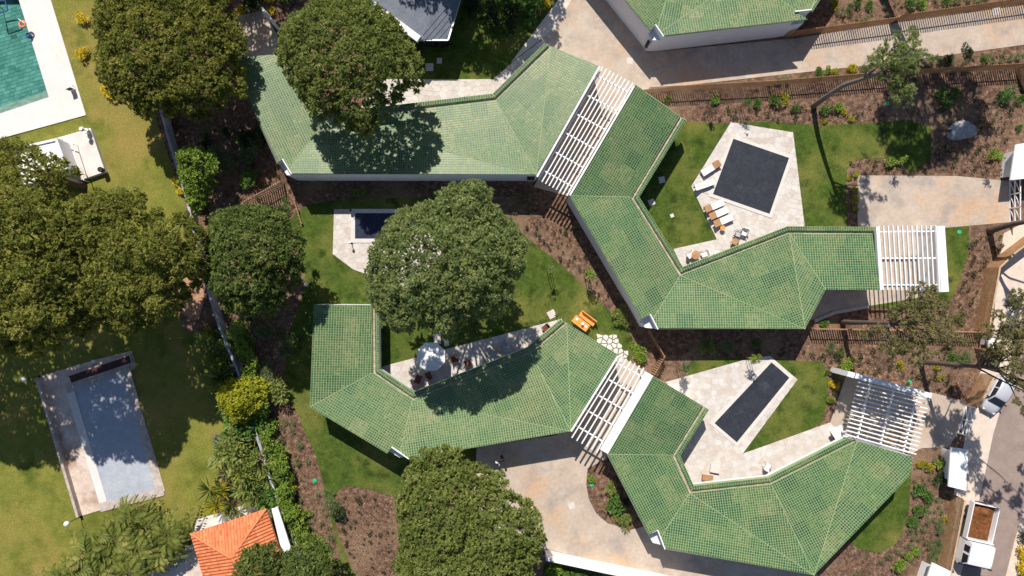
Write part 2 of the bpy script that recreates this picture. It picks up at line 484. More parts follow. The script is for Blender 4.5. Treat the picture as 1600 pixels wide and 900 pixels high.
# ------------------------------------------------------------------ ground sheet with the pool basin's opening
POOL_A = W([(-60, 199), (-60, -20), (24, -20), (77, 152), (0, 178)])
def ground_sheet():
    big = 900.0
    outer = [Vector((-big, -big, 0)), Vector((big, -big, 0)), Vector((big, big, 0)), Vector((-big, big, 0))]
    hole = [Vector((x, y, 0)) for x, y in POOL_A]
    tris = tessellate_polygon([outer, hole])
    vs = outer + hole
    mb = MB()
    fs = []
    for t in tris:
        a, b, c = (vs[i] for i in t)
        fs.append(list(t) if (b - a).cross(c - a).z > 0 else list(t)[::-1])
    mb.add(vs, fs)
    props(mb.build("ground", MT['mulch']), None, None, None, "structure")
ground_sheet()

# lawns (4 mm and more above what they lie on)
slab("lawn", [(556, -60), (884, -60), (876, 2), (846, 40), (806, 92), (770, 126), (600, 128), (540, 60)], 0.02, MT['lawn'])
slab("lawn", [(452, 352), (470, 328), (500, 316), (620, 309), (740, 316), (800, 352), (840, 385), (870, 408), (914, 448), (950, 484), (976, 509), (990, 533),
              (986, 560), (930, 640), (800, 690), (700, 765), (640, 782), (612, 775), (560, 761), (532, 764), (523, 785), (527, 830), (542, 870), (562, 915), (546, 915), (532, 870),
              (518, 815), (506, 760), (493, 712), (475, 672), (466, 648), (452, 628), (446, 590), (452, 520), (470, 470), (476, 430), (468, 390)], 0.02, MT['lawn'], True, wob=0.03)
slab("lawn", [(985, 300), (1072, 189), (1120, 193), (1200, 190), (1275, 195), (1320, 194), (1365, 192), (1420, 186), (1456, 200), (1454, 250), (1422, 272), (1411, 254), (1385, 247), (1338, 248),
              (1324, 264), (1322, 300), (1325, 352), (1200, 410), (1050, 430)], 0.02, MT['lawn'])
slab("lawn", [(1450, 350), (1514, 354), (1514, 380), (1511, 402), (1497, 446), (1482, 476), (1440, 492), (1395, 482), (1356, 480), (1356, 470), (1440, 440)], 0.02, MT['lawn'])
slab("lawn", [(1076, 566), (1120, 558), (1215, 562), (1283, 565), (1296, 582), (1292, 630), (1285, 658), (1240, 690), (1160, 716), (1070, 650)], 0.02, MT['lawn'])
slab("lawn", [(1424, 734), (1421, 795), (1414, 820), (1407, 839), (1395, 855), (1372, 864), (1340, 857), (1320, 840), (1380, 730)], 0.02, MT['lawn'])
# the neighbour's drier lawns
slab("dry_lawn", [(-120, 250), (0, 216), (134, 180), (72, -20), (64, -50), (150, -60), (160, 60), (200, 120), (238, 170), (262, 240), (288, 318), (310, 425), (270, 470), (290, 520), (330, 520), (336, 600), (352, 640), (358, 660),
                  (350, 700), (352, 740), (345, 770), (330, 810), (300, 826), (260, 860), (120, 910), (60, 960), (-120, 960)], 0.016, MT['lawn_dry'], False)
slab("bare_soil", [(270, 458), (292, 434), (314, 436), (318, 470), (308, 500), (286, 490)], 0.03, MT['red_soil'], True, wob=0.04)
slab("bare_soil", [(353, 652), (366, 660), (364, 690), (356, 720), (350, 760), (342, 770), (349, 720), (354, 690)], 0.03, MT['red_soil'], True, wob=0.03)
slab("lawn", [(850, 880), (905, 893), (980, 915), (960, 960), (840, 960)], 0.02, MT['lawn'])

# drives, paths, road
slab("garden_path", [(884, -60), (906, -60), (893, 0), (866, 44), (845, 62), (806, 92), (798, 98), (872, 0)], 0.032, MT['path'])
slab("driveway", [(906, -60), (1000, -60), (1010, 82), (1240, 60), (1420, 33), (1600, 8), (1800, -20), (1800, 48), (1600, 70), (1490, 85), (1340, 104), (1200, 119), (1022, 139), (1006, 140),
                  (908, 312), (834, 292), (925, 112), (845, 62), (866, 44), (893, 0)], 0.036, MT['concrete'])
slab("driveway", [(1340, 274), (1495, 275), (1580, 283), (1580, 347), (1476, 356), (1470, 452), (1430, 466), (1358, 478), (1340, 480), (1300, 486), (1268, 500), (1250, 490), (1300, 440), (1360, 420), (1340, 352)], 0.036, MT['concrete'])
slab("driveway", [(745, 698), (870, 680), (950, 556), (962, 552), (1022, 588), (948, 716), (918, 732), (916, 757), (920, 780), (932, 803), (950, 818), (985, 828), (1100, 800), (1270, 880), (1300, 960), (1030, 960),
                  (1024, 897), (854, 858), (780, 840), (740, 780)], 0.036, MT['concrete'])
slab("driveway", [(1323, 584), (1455, 613), (1515, 629), (1502, 668), (1482, 699), (1440, 700), (1425, 708), (1300, 706), (1290, 690), (1297, 661)], 0.036, MT['concrete'])
slab("pavement", [(1568, 365), (1605, 345), (1640, 345), (1604, 440), (1594, 520), (1574, 605), (1552, 676), (1530, 780), (1500, 900), (1484, 970), (1440, 970), (1466, 890), (1484, 800), (1507, 690), (1512, 632),
                  (1540, 560), (1553, 500), (1556, 440)], 0.06, MT['pavement'])
slab("road", [(1800, 200), (1620, 345), (1596, 440), (1586, 520), (1566, 606), (1544, 677), (1522, 781), (1492, 901), (1476, 970), (1556, 970), (1571, 900), (1584, 848), (1598, 800), (1640, 690), (1800, 560)], 0.02, MT['asphalt'])
slab("verge", [(1556, 970), (1571, 900), (1584, 848), (1598, 800), (1640, 690), (1660, 700), (1616, 810), (1602, 850), (1590, 900), (1576, 970)], 0.08, MT['pavement'])
for a in [[(1272, 499), (1302, 486), (1342, 479), (1358, 477), (1358, 481), (1342, 484), (1304, 491), (1273, 504)]]:
    slab("kerb", a, 0.14, MT['kerb'])

# grid of flagstones: Voronoi pieces cut to the patio's outline
def flagstones(parent, outline_px, holes_px, size, seed, z0=0.045, z1=0.058, gap=0.022):
    r = random.Random(seed)
    poly = ccw(W(outline_px))
    holes = [ccw(W(h)) for h in holes_px]
    xs = [p[0] for p in poly]; ys = [p[1] for p in poly]
    pts = []
    step = size * 0.92
    y = min(ys) - size
    row = 0
    while y < max(ys) + size:
        x = min(xs) - size + (row % 2) * step / 2
        while x < max(xs) + size:
            pts.append((x + r.uniform(-.36, .36) * size, y + r.uniform(-.36, .36) * size))
            x += step
        y += step * 0.87
        row += 1
    cells = []
    for i, p in enumerate(pts):
        c = [(p[0] - 2 * size, p[1] - 2 * size), (p[0] + 2 * size, p[1] - 2 * size), (p[0] + 2 * size, p[1] + 2 * size), (p[0] - 2 * size, p[1] + 2 * size)]
        for j, q in enumerate(pts):
            if j == i or abs(q[0] - p[0]) > 3 * size or abs(q[1] - p[1]) > 3 * size: continue
            m = ((p[0] + q[0]) / 2, (p[1] + q[1]) / 2)
            d = (q[0] - p[0], q[1] - p[1])
            c = clip(c, m, (m[0] - d[1], m[1] + d[0]))
            if len(c) < 3: break
        if len(c) < 3: continue
        c = shrink(c, gap / 2)
        if len(c) < 3: continue
        # concave outline: intersect the outline with the convex cell
        pc = clip_convex(poly, c)
        pieces = [pc] if len(pc) >= 3 else []
        for h in holes:
            nxt = []
            for q in pieces: nxt += subtract_convex(q, h) if clip_convex(q, h) else [q]
            pieces = nxt
        for q in pieces:
            if abs(area(q)) > 0.03: cells.append(q)
    cells.sort(key=lambda q: -abs(area(q)))
    for k, q in enumerate(cells[:300]):
        MB().prism(q, z0 - 0.02, z1 + r.uniform(-.005, .005), r.random()).build("flagstone", MT['flag'], parent, origin=(q[0][0], q[0][1], 0))
    if len(cells) > 300:
        mb = MB()
        for q in cells[300:]: mb.prism(q, z0 - 0.02, z1 + r.uniform(-.008, .008), r.random())
        mb.build("flagstone_offcuts", MT['flag'], parent)["kind"] = "stuff"

def patio(outline, holes, size, seed):
    o = slab("patio", outline, 0.045, MT['mortar'])
    flagstones(o, outline, holes, size, seed)
    return o

def ring(mb, outer, inner, z0, z1):
    """frame between two outlines of equal length"""
    n = len(outer)
    for i in range(n):
        j = (i + 1) % n
        mb.prism([outer[i], outer[j], inner[j], inner[i]], z0, z1)

def grow(poly, d):
    poly = ccw(poly)
    n = len(poly)
    out = []
    for i in range(n):
        p, q, s = Vector(poly[i - 1]), Vector(poly[i]), Vector(poly[(i + 1) % n])
        a, b = (q - p).normalized(), (s - q).normalized()
        na, nb = Vector((a.y, -a.x)), Vector((b.y, -b.x))
        m = (na + nb).normalized()
        out.append(tuple(q + m * (d / max(0.3, m.dot(na)))))
    return out

def covered_pool(corners, label, mat, cop=0.32, along=0, pitch=0.12, coping_mat='coping'):
    """slatted roller cover inside a coping; corners in pixels"""
    poly = ccw(W(corners))
    c = sum((Vector((*p, 0)) for p in poly), Vector()) / len(poly)
    t = thing("covered_pool", c, label, "pool")
    MB().prism(grow(poly, 0.01), 0.02, 0.055).build("basin", MT['black_metal'], t)
    mb = MB()
    ring(mb, grow(poly, cop), poly, 0.03, 0.11)
    mb.build("coping", MT[coping_mat], t)
    # slats across the pool
    a, b, d = (Vector((*poly[(along + k) % 4], 0)) for k in (0, 1, 3))
    u, v = b - a, d - a
    e = Vector((*poly[(along + 2) % 4], 0))
    n = max(4, int(u.length / pitch))
    sl = MB()
    for k in range(n):
        t0, t1 = (k + 0.06) / n, (k + 0.94) / n
        q = [a.lerp(b, t0), a.lerp(b, t1), d.lerp(e, t1), d.lerp(e, t0)]
        sl.prism([(p.x, p.y) for p in q], 0.05, 0.075 + rnd.uniform(0, .004))
    sl.build("cover_slats", mat, t)["kind"] = "stuff"
    return t

POOL_C = [(1145.5, 217), (1232.5, 247), (1202, 334.5), (1113.5, 303.5)]
POOL_E = [(1205, 566), (1233, 590), (1151, 691), (1116, 661)]
POOL_B = [(555, 333), (640, 333), (640, 373), (555, 373)]
patio([(1142, 191), (1239, 207), (1257, 352), (1250, 372), (1160, 400), (1070, 425), (1052, 389), (1120, 374), (1080, 291)], [POOL_C], 0.62, 3)
patio([(1040, 597), (1160, 563), (1203, 556), (1246, 593), (1160, 709), (1297, 660), (1318, 684), (1318, 690), (1200, 760), (1090, 770), (1050, 712), (1085, 650)], [POOL_E], 0.62, 4)
patio([(522, 327), (646, 327), (690, 395), (640, 452), (552, 421), (520, 397)], [POOL_B], 0.6, 5)
patio([(599, 572), (649, 559), (690, 547), (780, 524), (878, 498), (880, 520), (820, 560), (650, 632), (585, 590)], [], 0.65, 6)
patio([(585, 124), (771, 124), (800, 98), (850, 60), (862, 76), (780, 160), (640, 178), (560, 178)], [], 0.65, 8)
covered_pool(POOL_C, "square pool under a charcoal slatted cover between the five sun loungers and a lawn", MT['cover_dark'], along=1)
covered_pool(POOL_E, "long narrow pool under a charcoal slatted cover set diagonally beside a wedge of lawn", MT['cover_dark'], along=1)
covered_pool(POOL_B, "navy covered pool partly hidden by the big central pine", MT['cover_navy'], along=0, cop=0.4)

# ------------------------------------------------------------------ green-tiled houses
ZO, ZI = 3.9, 2.9
PITCH = 3.85 * S * 0.945

def fit_plane(pts):
    A = np.array([[x, y, 1] for x, y, z in pts]); b = np.array([z for *_, z in pts])
    c, *_ = np.linalg.lstsq(A, b, rcond=None)
    return lambda x, y: c[0] * x + c[1] * y + c[2]

def tile_area(mb, poly, plane, u_dir, origin, r, notch=None, pitch=PITCH, gap=0.23, lift=0.03, warm=0.0):
    u = Vector(u_dir).normalized()
    v = Vector((-u.y, u.x))
    loc = [((Vector(p) - Vector(origin)).dot(u), (Vector(p) - Vector(origin)).dot(v)) for p in poly]
    loc = ccw(loc)
    i0, i1 = math.floor(min(p[0] for p in loc) / pitch), math.ceil(max(p[0] for p in loc) / pitch)
    j0, j1 = math.floor(min(p[1] for p in loc) / pitch), math.ceil(max(p[1] for p in loc) / pitch)
    edges = []
    for k in range(len(loc)):
        a, b = loc[k], loc[(k + 1) % len(loc)]
        l = math.hypot(b[0] - a[0], b[1] - a[1])
        if l > 1e-6: edges.append((a, b, -(b[1] - a[1]) / l, (b[0] - a[0]) / l))
    nloc = None
    if notch:
        nloc = ccw([((Vector(p) - Vector(origin)).dot(u), (Vector(p) - Vector(origin)).dot(v)) for p in notch])
        nb = (min(p[0] for p in nloc) - pitch, max(p[0] for p in nloc) + pitch, min(p[1] for p in nloc) - pitch, max(p[1] for p in nloc) + pitch)
    g = gap * pitch / 2
    sheet = {}
    phase = r.uniform(0, 6.28)
    O = Vector(origin)
    for i in range(i0, i1):
        for j in range(j0, j1):
            cx, cy = (i + 0.5) * pitch, (j + 0.5) * pitch
            dmin = min((cx - a[0]) * nx + (cy - a[1]) * ny for a, b, nx, ny in edges)
            if dmin < -pitch * 0.72: continue
            x0, x1, y0, y1 = i * pitch + g, (i + 1) * pitch - g, j * pitch + g, (j + 1) * pitch - g
            cell = [(x0, y0), (x1, y0), (x1, y1), (x0, y1)]
            if dmin < pitch * 0.72:
                for a, b, nx, ny in edges:
                    o = g * 0.6
                    cell = clip(cell, (a[0] + nx * o, a[1] + ny * o), (b[0] + nx * o, b[1] + ny * o))
                    if len(cell) < 3: break
                if len(cell) < 3 or area(cell) < pitch * pitch * 0.05: continue
            cells = [cell]
            if nloc and nb[0] < cx < nb[1] and nb[2] < cy < nb[3]:
                cells = subtract_convex(cell, nloc)
            sk = ((i + 3 * (j // 6)) // 7, j // 6)
            if sk not in sheet:
                sheet[sk] = (r.gauss(0.46, 0.15) + 0.14 * math.sin(sk[0] * 0.9 + sk[1] * 0.35 + phase) * math.cos(sk[1] * 0.8 - phase), 0)
                sheet[sk] = (min(0.76, max(0.1, sheet[sk][0])), 0)
            tint = min(1, max(0, sheet[sk][0] + r.gauss(0, 0.13) + warm + (0.25 if r.random() < 0.006 else 0)))
            for q in cells:
                if len(q) < 3: continue
                w = [O + u * a + v * b for a, b in q]
                mb.prism([(p.x, p.y) for p in w], lambda x, y: plane(x, y) - 0.01, lambda x, y: plane(x, y) + lift, tint)

def line_x(a, b, c, d):
    """intersection of lines a-b and c-d (2D vectors)"""
    r, s = b - a, d - c
    den = r.x * s.y - r.y * s.x
    if abs(den) < 1e-6: return b.copy()
    t = ((c.x - a.x) * s.y - (c.y - a.y) * s.x) / den
    return a + r * t

def offset_chain(chain, before, after, d):
    """shift an open 2D chain to its left by d; its ends slide along the neighbouring outline edges"""
    segs = []
    for i in range(len(chain) - 1):
        a, b = chain[i], chain[i + 1]
        n = Vector((-(b - a).y, (b - a).x)).normalized() * d
        segs.append((a + n, b + n))
    out = [line_x(segs[0][0], segs[0][1], before, chain[0])]
    for i in range(1, len(segs)): out.append(line_x(*segs[i - 1], *segs[i]))
    out.append(line_x(*segs[-1], chain[-1], after))
    return out

def house(label, outer, inner, facets, notches, seed, doors=True, warm=0.0, coping_edges=()):
    """outer, inner: name -> pixel, in outline order (outer run, then the courtyard run); facets: lists of names"""
    r = random.Random(seed)
    ok, ik = list(outer), list(inner)
    o2 = {k: Vector(P2(*outer[k], ZO)) for k in ok}
    i2 = {k: Vector(P2(*inner[k], ZI)) for k in ik}
    chain = [i2[k] for k in ik]
    loop = [o2[k] for k in ok] + chain
    ar = area([tuple(p) for p in loop])
    sgn = 1 if ar > 0 else -1
    before, after = o2[ok[-1]], o2[ok[0]]
    rim = offset_chain(chain, before, after, 0.4 * sgn)
    gut = offset_chain(chain, before, after, 0.64 * sgn)
    wal = offset_chain(chain, before, after, 0.95 * sgn)
    c = sum(loop, Vector((0, 0))) / len(loop)
    t = thing("green_roof_house", (c.x, c.y, 0), label, "house")
    pos = dict(o2); z = {k: ZO for k in ok}
    for k, p in zip(ik, gut):
        pos[k] = p; z[k] = ZI
    nt = {k: [Vector(P2(*q, ZO)) for q in v] for k, v in notches.items()}       # a, b, c, then the corner and a point past it
    # walls
    wl = []
    for k in ok:
        if k in nt:
            prv = o2[ok[ok.index(k) - 1]]
            if (nt[k][2] - prv).length < (nt[k][0] - prv).length:
                wl += [(q, ZO - 0.02) for q in nt[k][2::-1]]
                continue
            wl += [(q, ZO - 0.02) for q in nt[k][:3]]
        else:
            wl.append((o2[k], ZO - 0.02))
    wl += [(p, ZI - 0.25) for p in wal]
    mb = MB()
    n = len(wl)
    vs = [(p.x, p.y, -0.02) for p, _ in wl] + [(p.x, p.y, zz) for p, zz in wl]
    mb.add(vs, [([i, (i + 1) % n, n + (i + 1) % n, n + i] if sgn > 0 else [n + i, n + (i + 1) % n, (i + 1) % n, i]) for i in range(n)])
    mb.build("wall", MT['house_wall'], t)
    # roof deck and tiles
    for f in facets:
        p3 = [(pos[k].x, pos[k].y, z[k]) for k in f]
        plane = fit_plane(p3)
        poly = ccw([(a, b) for a, b, _ in p3])
        outs = [k for k in f if k in o2]
        if len(outs) >= 2:
            u = o2[outs[1]] - o2[outs[0]]; org = o2[outs[0]]
        else:
            inn = [k for k in f if k in i2]
            u = pos[inn[1]] - pos[inn[0]]; org = pos[inn[0]]
        notch = None
        for k in f:
            if k in nt: notch = [tuple(q) for q in nt[k]]
        deck = MB()
        for pc in (subtract_convex(poly, notch) if notch else [poly]):
            deck.prism(pc, lambda x, y: plane(x, y) - 0.2, plane)
        dk = deck.build("roof_slope", MT['grout'], t)
        tl = MB()
        tile_area(tl, poly, plane, u, org, r, notch, warm=warm)
        tl.build("roof_tiles", MT['tile'], dk)["kind"] = "stuff"
    # creases between slopes
    seen = {}
    for f in facets:
        for a, b in zip(f, f[1:] + f[:1]):
            seen.setdefault(tuple(sorted((a, b))), []).append(f)
    for (a, b), fs in seen.items():
        if len(fs) == 2 and not (a in o2 and b in o2):
            A = Vector((*pos[a], z[a])); B = Vector((*pos[b], z[b]))
            for k in (a, b):
                if k in nt:
                    q = line_x(nt[k][1], nt[k][2], pos[a], pos[b])
                    tt = (q - pos[a]).length / max(1e-6, (pos[b] - pos[a]).length)
                    if k == a: A = A.lerp(B, tt)
                    else: B = A.lerp(B, tt)
            MB().beam(A + Vector((0, 0, 0.03)), B + Vector((0, 0, 0.03)), 0.06, 0.05).build("crease_strip", MT['grout'], t)
    # courtyard rim, gutter, fascia
    rm = MB(); tl = MB(); gt = MB(); fa = MB()
    for i in range(len(chain) - 1):
        q = [tuple(chain[i]), tuple(chain[i + 1]), tuple(rim[i + 1]), tuple(rim[i])]
        rm.prism(q, ZI - 0.45, ZI + 0.02)
        tile_area(tl, ccw(q), lambda x, y: ZI + 0.02, chain[i + 1] - chain[i], chain[i], r)
        g = [tuple(rim[i]), tuple(rim[i + 1]), tuple(gut[i + 1]), tuple(gut[i])]
        gt.prism(g, ZI - 0.45, ZI - 0.2)
        e = [tuple(chain[i] + (rim[i] - chain[i]) * 0.06), tuple(chain[i + 1] + (rim[i + 1] - chain[i + 1]) * 0.06), tuple(chain[i + 1] + (rim[i + 1] - chain[i + 1]) * 0.6), tuple(chain[i] + (rim[i] - chain[i]) * 0.6)]
        fa.prism(e, 1.95, ZI - 0.45, bottom=True)
    rb = rm.build("rim", MT['grout'], t)
    tl.build("rim_tiles", MT['tile'], rb)["kind"] = "stuff"
    gt.build("gutter", MT['gutter'], t)
    fa.build("fascia", MT['white_wall'], t)
    # notched corners: low white ledge and upstands
    for k, q in nt.items():
        MB().prism([tuple(x) for x in (q[0], q[1], q[2], o2[k])], 0, ZO - 0.9).build("corner_ledge", MT['house_wall'], t)
        up = MB()
        for a, b in ((q[1], q[2]),):
            up.beam((a.x, a.y, ZO - 0.45), (b.x, b.y, ZO - 0.45), 0.1, 1.05)
        up.build("corner_upstand", MT['white_wall'], t)
    for a, b, w in coping_edges:
        pa, pb = pos[a], pos[b]
        MB().beam((pa.x, pa.y, (z[a]) + 0.04), (pb.x, pb.y, (z[b]) + 0.04), w, 0.14).build("coping", MT['white_metal'], t)
    # glazed doors behind the courtyard fascia
    if doors:
        for i in range(len(wal) - 1):
            a, b = wal[i], wal[i + 1]
            L = (b - a).length
            if L < 2.5: continue
            d = (b - a).normalized()
            nrm = Vector((d.y, -d.x)) * sgn
            m = max(1, int(L / 2.6))
            for k in range(m):
                s0, s1 = (k + 0.12) / m * L, (k + 0.88) / m * L
                p, q = a + d * s0 + nrm * 0.04, a + d * s1 + nrm * 0.04
                fr = MB()
                for zz in (0.1, 2.1): fr.beam((p.x, p.y, zz), (q.x, q.y, zz), 0.09, 0.09)
                for e in (p, q): fr.beam((e.x, e.y, 0.12), (e.x, e.y, 2.12), 0.09, 0.09, up=Vector((d.x, d.y, 0)))
                fo = fr.build("glass_door", MT['black_metal'], t)
                MB().beam((p.x, p.y, 1.1), (q.x, q.y, 1.1), 0.04, 1.95).build("pane", MT['glass'], fo)
    return t, o2, i2

# 1: the long house at the top, pine shadow across its tiles
H1 = house("long green tiled house with a pine's round shadow across its roof",
    dict(E=(936, 103), BR=(838, 272.5), BL=(443, 271), L1=(358, 90)),
    dict(I0=(442, 84), I1=(516, 176), I2=(770, 146), I3=(851, 67)),
    [["L1", "I0", "I1", "BL"], ["BL", "I1", "BR"], ["I1", "I2", "BR"], ["I2", "I3", "BR"], ["BR", "E", "I3"]],
    {"BL": [(432, 255), (441.5, 248.5), (455.5, 272), (443, 276), (425, 268)]}, 21, warm=0.14)
# 2: the house round the square pool
H2 = house("green tiled house wrapped round the courtyard with the square covered pool",
    dict(P0=(993, 132), O=(890, 306), C=(1011, 513), D=(1258, 514), E=(1290, 453), F=(1375.5, 453)),
    dict(M=(1368, 354.5), K=(1231, 353.5), J=(1067, 417), I=(999, 308), N=(1072.5, 187)),
    [["O", "P0", "N", "I"], ["C", "O", "I", "J"], ["D", "C", "J"], ["J", "K", "D"], ["E", "D", "K"], ["F", "E", "K", "M"]],
    {"C": [(1003, 498), (1016, 491), (1028, 514.5), (1010, 520), (996, 510)]}, 22)
# 3: the house under the central pine
H3 = house("green tiled house whose roof carries the dark shadow of the central pine",
    dict(TL=(490, 476), BL=(484, 636), C=(622, 719), BR=(892, 674), E=(967, 555)),
    dict(I3=(876, 499), I2=(824, 543), B=(646, 613), A=(593, 577), TR=(592, 477)),
    [["BL", "TL", "TR", "A"], ["C", "BL", "A", "B"], ["BR", "C", "B"], ["B", "I2", "BR"], ["I2", "I3", "BR"], ["E", "BR", "I3"]],
    {"C": [(605, 709), (612, 698.5), (639, 717), (624, 724), (608, 718)]}, 23, warm=0.08)
# 4: the house by the road
H4 = house("green tiled house nearest the road with the long narrow pool in its courtyard",
    dict(P0=(1021, 588), O=(949, 710), C=(1023, 854), D=(1272, 899), R=(1421, 743), M=(1427, 714)),
    dict(L=(1323, 685), K=(1202, 746), J=(1084, 759), I=(1063, 712), N=(1108, 640)),
    [["O", "P0", "N", "I"], ["C", "O", "I", "J"], ["D", "C", "J"], ["J", "K", "D"], ["K", "L", "D"], ["D", "R", "M", "L"]],
    {"C": [(1013.5, 836), (1028, 829), (1039, 858), (1022, 862), (1006, 850)]}, 24)
# 5: the house cut by the top of the picture
H5 = house("green tiled house cut off by the top edge with tall pale walls",
    dict(A0=(905, -90), C=(1023, 57), D=(1262, 30), E=(1330, -75)),
    dict(K=(1270, -75), J=(1165, -50), I=(1065, -70), G=(1000, -140)),
    [["A0", "G", "I", "C"], ["C", "I", "J"], ["D", "C", "J"], ["D", "J", "K"], ["E", "D", "K"]],
    {"C": [(1016, 47.5), (1024, 38.5), (1037, 57), (1022, 62), (1010, 56)], "D": [(1240, 33.5), (1242, 18), (1268, 15), (1275, 30), (1262, 36)]}, 25, doors=False, warm=0.12)

def wall_slot(parent, px, py, h, rz, w, hh, name="slot_window"):
    c = P(px, py, h)
    MB().box((c.x, c.y, h), (w, 0.12, hh), rz).build(name, MT['glass'], parent)
wall_slot(H5[0], 1011.5, 69, 2.1, R(-52), 0.32, 1.6)
wall_slot(H1[0], 829.5, 278.5, 2.0, 0, 0.7, 1.7)
wall_slot(H2[0], 1003.5, 505.5, 2.2, R(-60), 0.6, 0.6)

# ------------------------------------------------------------------ slate-roofed house at the top
def slate_house():
    h = 3.3
    pts = dict(A=(560, -60), B=(583, 8), C=(655, 62), D=(700, 62), E=(722, -10), F=(740, -60))
    w = {k: Vector(P2(*p, h)) for k, p in pts.items()}
    c = sum(w.values(), Vector((0, 0))) / 6
    t = thing("slate_roof_house", (c.x, c.y, 0), "dark slate roofed house with a pale parapet beyond the top lawn", "house")
    out = [tuple(w[k]) for k in "ABCDEF"]
    MB().prism(grow(out, -0.5), -0.02, h - 0.1).build("wall", MT['glass'], t)
    inn = grow(out, -0.45)
    ridge = Vector(P2(662, 54, h)); top = Vector(P2(712, -60, h))
    # two slopes meeting in a valley line from the near corner
    m = Vector(P2(694, 2, h))
    a = [tuple(w['A']), tuple(w['B']), tuple(w['C']), tuple(ridge), tuple(top)]
    b = [tuple(ridge), tuple(w['C']), tuple(w['D']), tuple(w['E']), tuple(w['F']), tuple(top)]
    pa = fit_plane([(w['B'].x, w['B'].y, h), (w['A'].x, w['A'].y, h), (ridge.x, ridge.y, h), (top.x, top.y, h + 0.9)])
    pb = fit_plane([(w['D'].x, w['D'].y, h), (w['E'].x, w['E'].y, h), (ridge.x, ridge.y, h), (top.x, top.y, h + 0.9)])
    for poly, pl in ((a, pa), (b, pb)):
        o = MB().prism(poly, h - 0.3, pl).build("roof_slope", MT['slate'], t)
        u = (Vector(poly[1]) - Vector(poly[0])).normalized()
        # standing seams
        n = Vector((-u.y, u.x))
        for k in range(-40, 40):
            s = Vector(poly[1]) + n * (k * 0.42)
            q = clip_convex([tuple(s + u * -14 + n * -0.03), tuple(s + u * 14 + n * -0.03), tuple(s + u * 14 + n * 0.03), tuple(s + u * -14 + n * 0.03)], ccw(poly)) if abs(area(poly)) > 0 else []
            if len(q) >= 3 and abs(area(q)) > 0.02:
                MB().prism(q, lambda x, y: pl(x, y) - 0.02, lambda x, y: pl(x, y) + 0.045).build("roof_seam", MT['slate'], o)
    pb2 = MB()
    pb2.beam((*w['B'], h + 0.05), (*w['C'], h + 0.05), 0.6, 0.4)
    pb2.build("parapet", MT['white_wall'], t)
    g = MB()
    g.beam((*w['C'], h - 0.1), (*w['D'], h - 0.1), 0.14, 0.12)
    g.beam((*w['D'], h - 0.1), (*w['E'], h - 0.1), 0.14, 0.12)
    g.build("gutter", MT['steel'], t)
slate_house()

# shaded yard with a pale wall, top left of the long house
slab("yard", [(350, 30), (412, 16), (436, 60), (430, 84), (380, 92), (350, 70)], 0.036, MT['concrete'])
t = thing("garden_wall", P(418, 30), "short pale wall in deep shade at the end of the long house", "wall")
MB().beam((*P2(414, 18, 1.2), 1.1), (*P2(432, 42, 1.2), 1.1), 0.22, 2.2).build("wall_body", MT['white_wall'], t)

# ------------------------------------------------------------------ neighbour's green pool, deck, white pavilion
def green_pool():
    c = P(20, 80)
    t = thing("swimming_pool", c, "open green tiled swimming pool with clear water in the top corner", "pool")
    poly = ccw(POOL_A)
    d = -1.35
    n = len(poly)
    mb = MB()
    vs = [(x, y, d) for x, y in poly] + [(x, y, 0.02) for x, y in poly]
    mb.add(vs, [[i + n, (i + 1) % n + n, (i + 1) % n, i] for i in range(n)] + [list(range(n))])
    mb.build("basin", MT['pool_tile'], t)
    tl = MB()
    u = (Vector(poly[1]) - Vector(poly[0]))
    a, b = Vector(P2(24, -20)), Vector(P2(77, 152))
    u = (b - a).normalized(); v = Vector((-u.y, u.x))
    for i in range(-4, 32):
        for j in range(-2, 24):
            for s in (0,):
                lw, ll = 0.36, 0.62
                x0 = j * ll + (i % 3) * 0.2; y0 = i * lw
                q = [a + v * -(x0 + e * (ll - 0.03)) * 1.0 + u * (y0 + f * (lw - 0.03)) for e, f in ((0, 0), (1, 0), (1, 1), (0, 1))]
                cc = clip_convex(ccw([tuple(p) for p in q]), ccw(poly)) if True else []
                q2 = [tuple(p) for p in q]
                if all(inside(p, poly) for p in q2):
                    tl.prism(q2, d, d + 0.03, min(1, max(0, rnd.gauss(0.55, 0.25))))
    tl.build("floor_tiles", MT['pool_tile'], t)["kind"] = "stuff"
    MB().prism([(x, y) for x, y in poly], -0.16, -0.15).build("water", MT['water'], t)
    # submerged steps along the near end
    s = MB()
    e0, e1 = Vector(P2(77, 152)), Vector(P2(0, 178))
    q = (e1 - e0).normalized(); nn = Vector((q.y, -q.x))
    if nn.y < 0: nn = -nn
    for k in range(2):
        w0 = 0.55 * (2 - k)
        s.prism([tuple(e0 + q * 0.05), tuple(e1 + q * 2), tuple(e1 + q * 2 + nn * w0), tuple(e0 + q * 0.05 + nn * w0)], d + 0.02 + k * 0.4, d + 0.45 + k * 0.4)
    s.build("steps", MT['old_coping'], t)
green_pool()
dk = MB()
oa = W([(24, -20), (77, 152), (0, 178), (-60, 199)])
ob = W([(74, -20), (135, 180), (0, 217), (-60, 234)])
for i in range(3): dk.prism([oa[i], oa[i + 1], ob[i + 1], ob[i]], -0.05, 0.1)
props(dk.build("pool_terrace", MT['white_deck']), None, None, None, "structure")

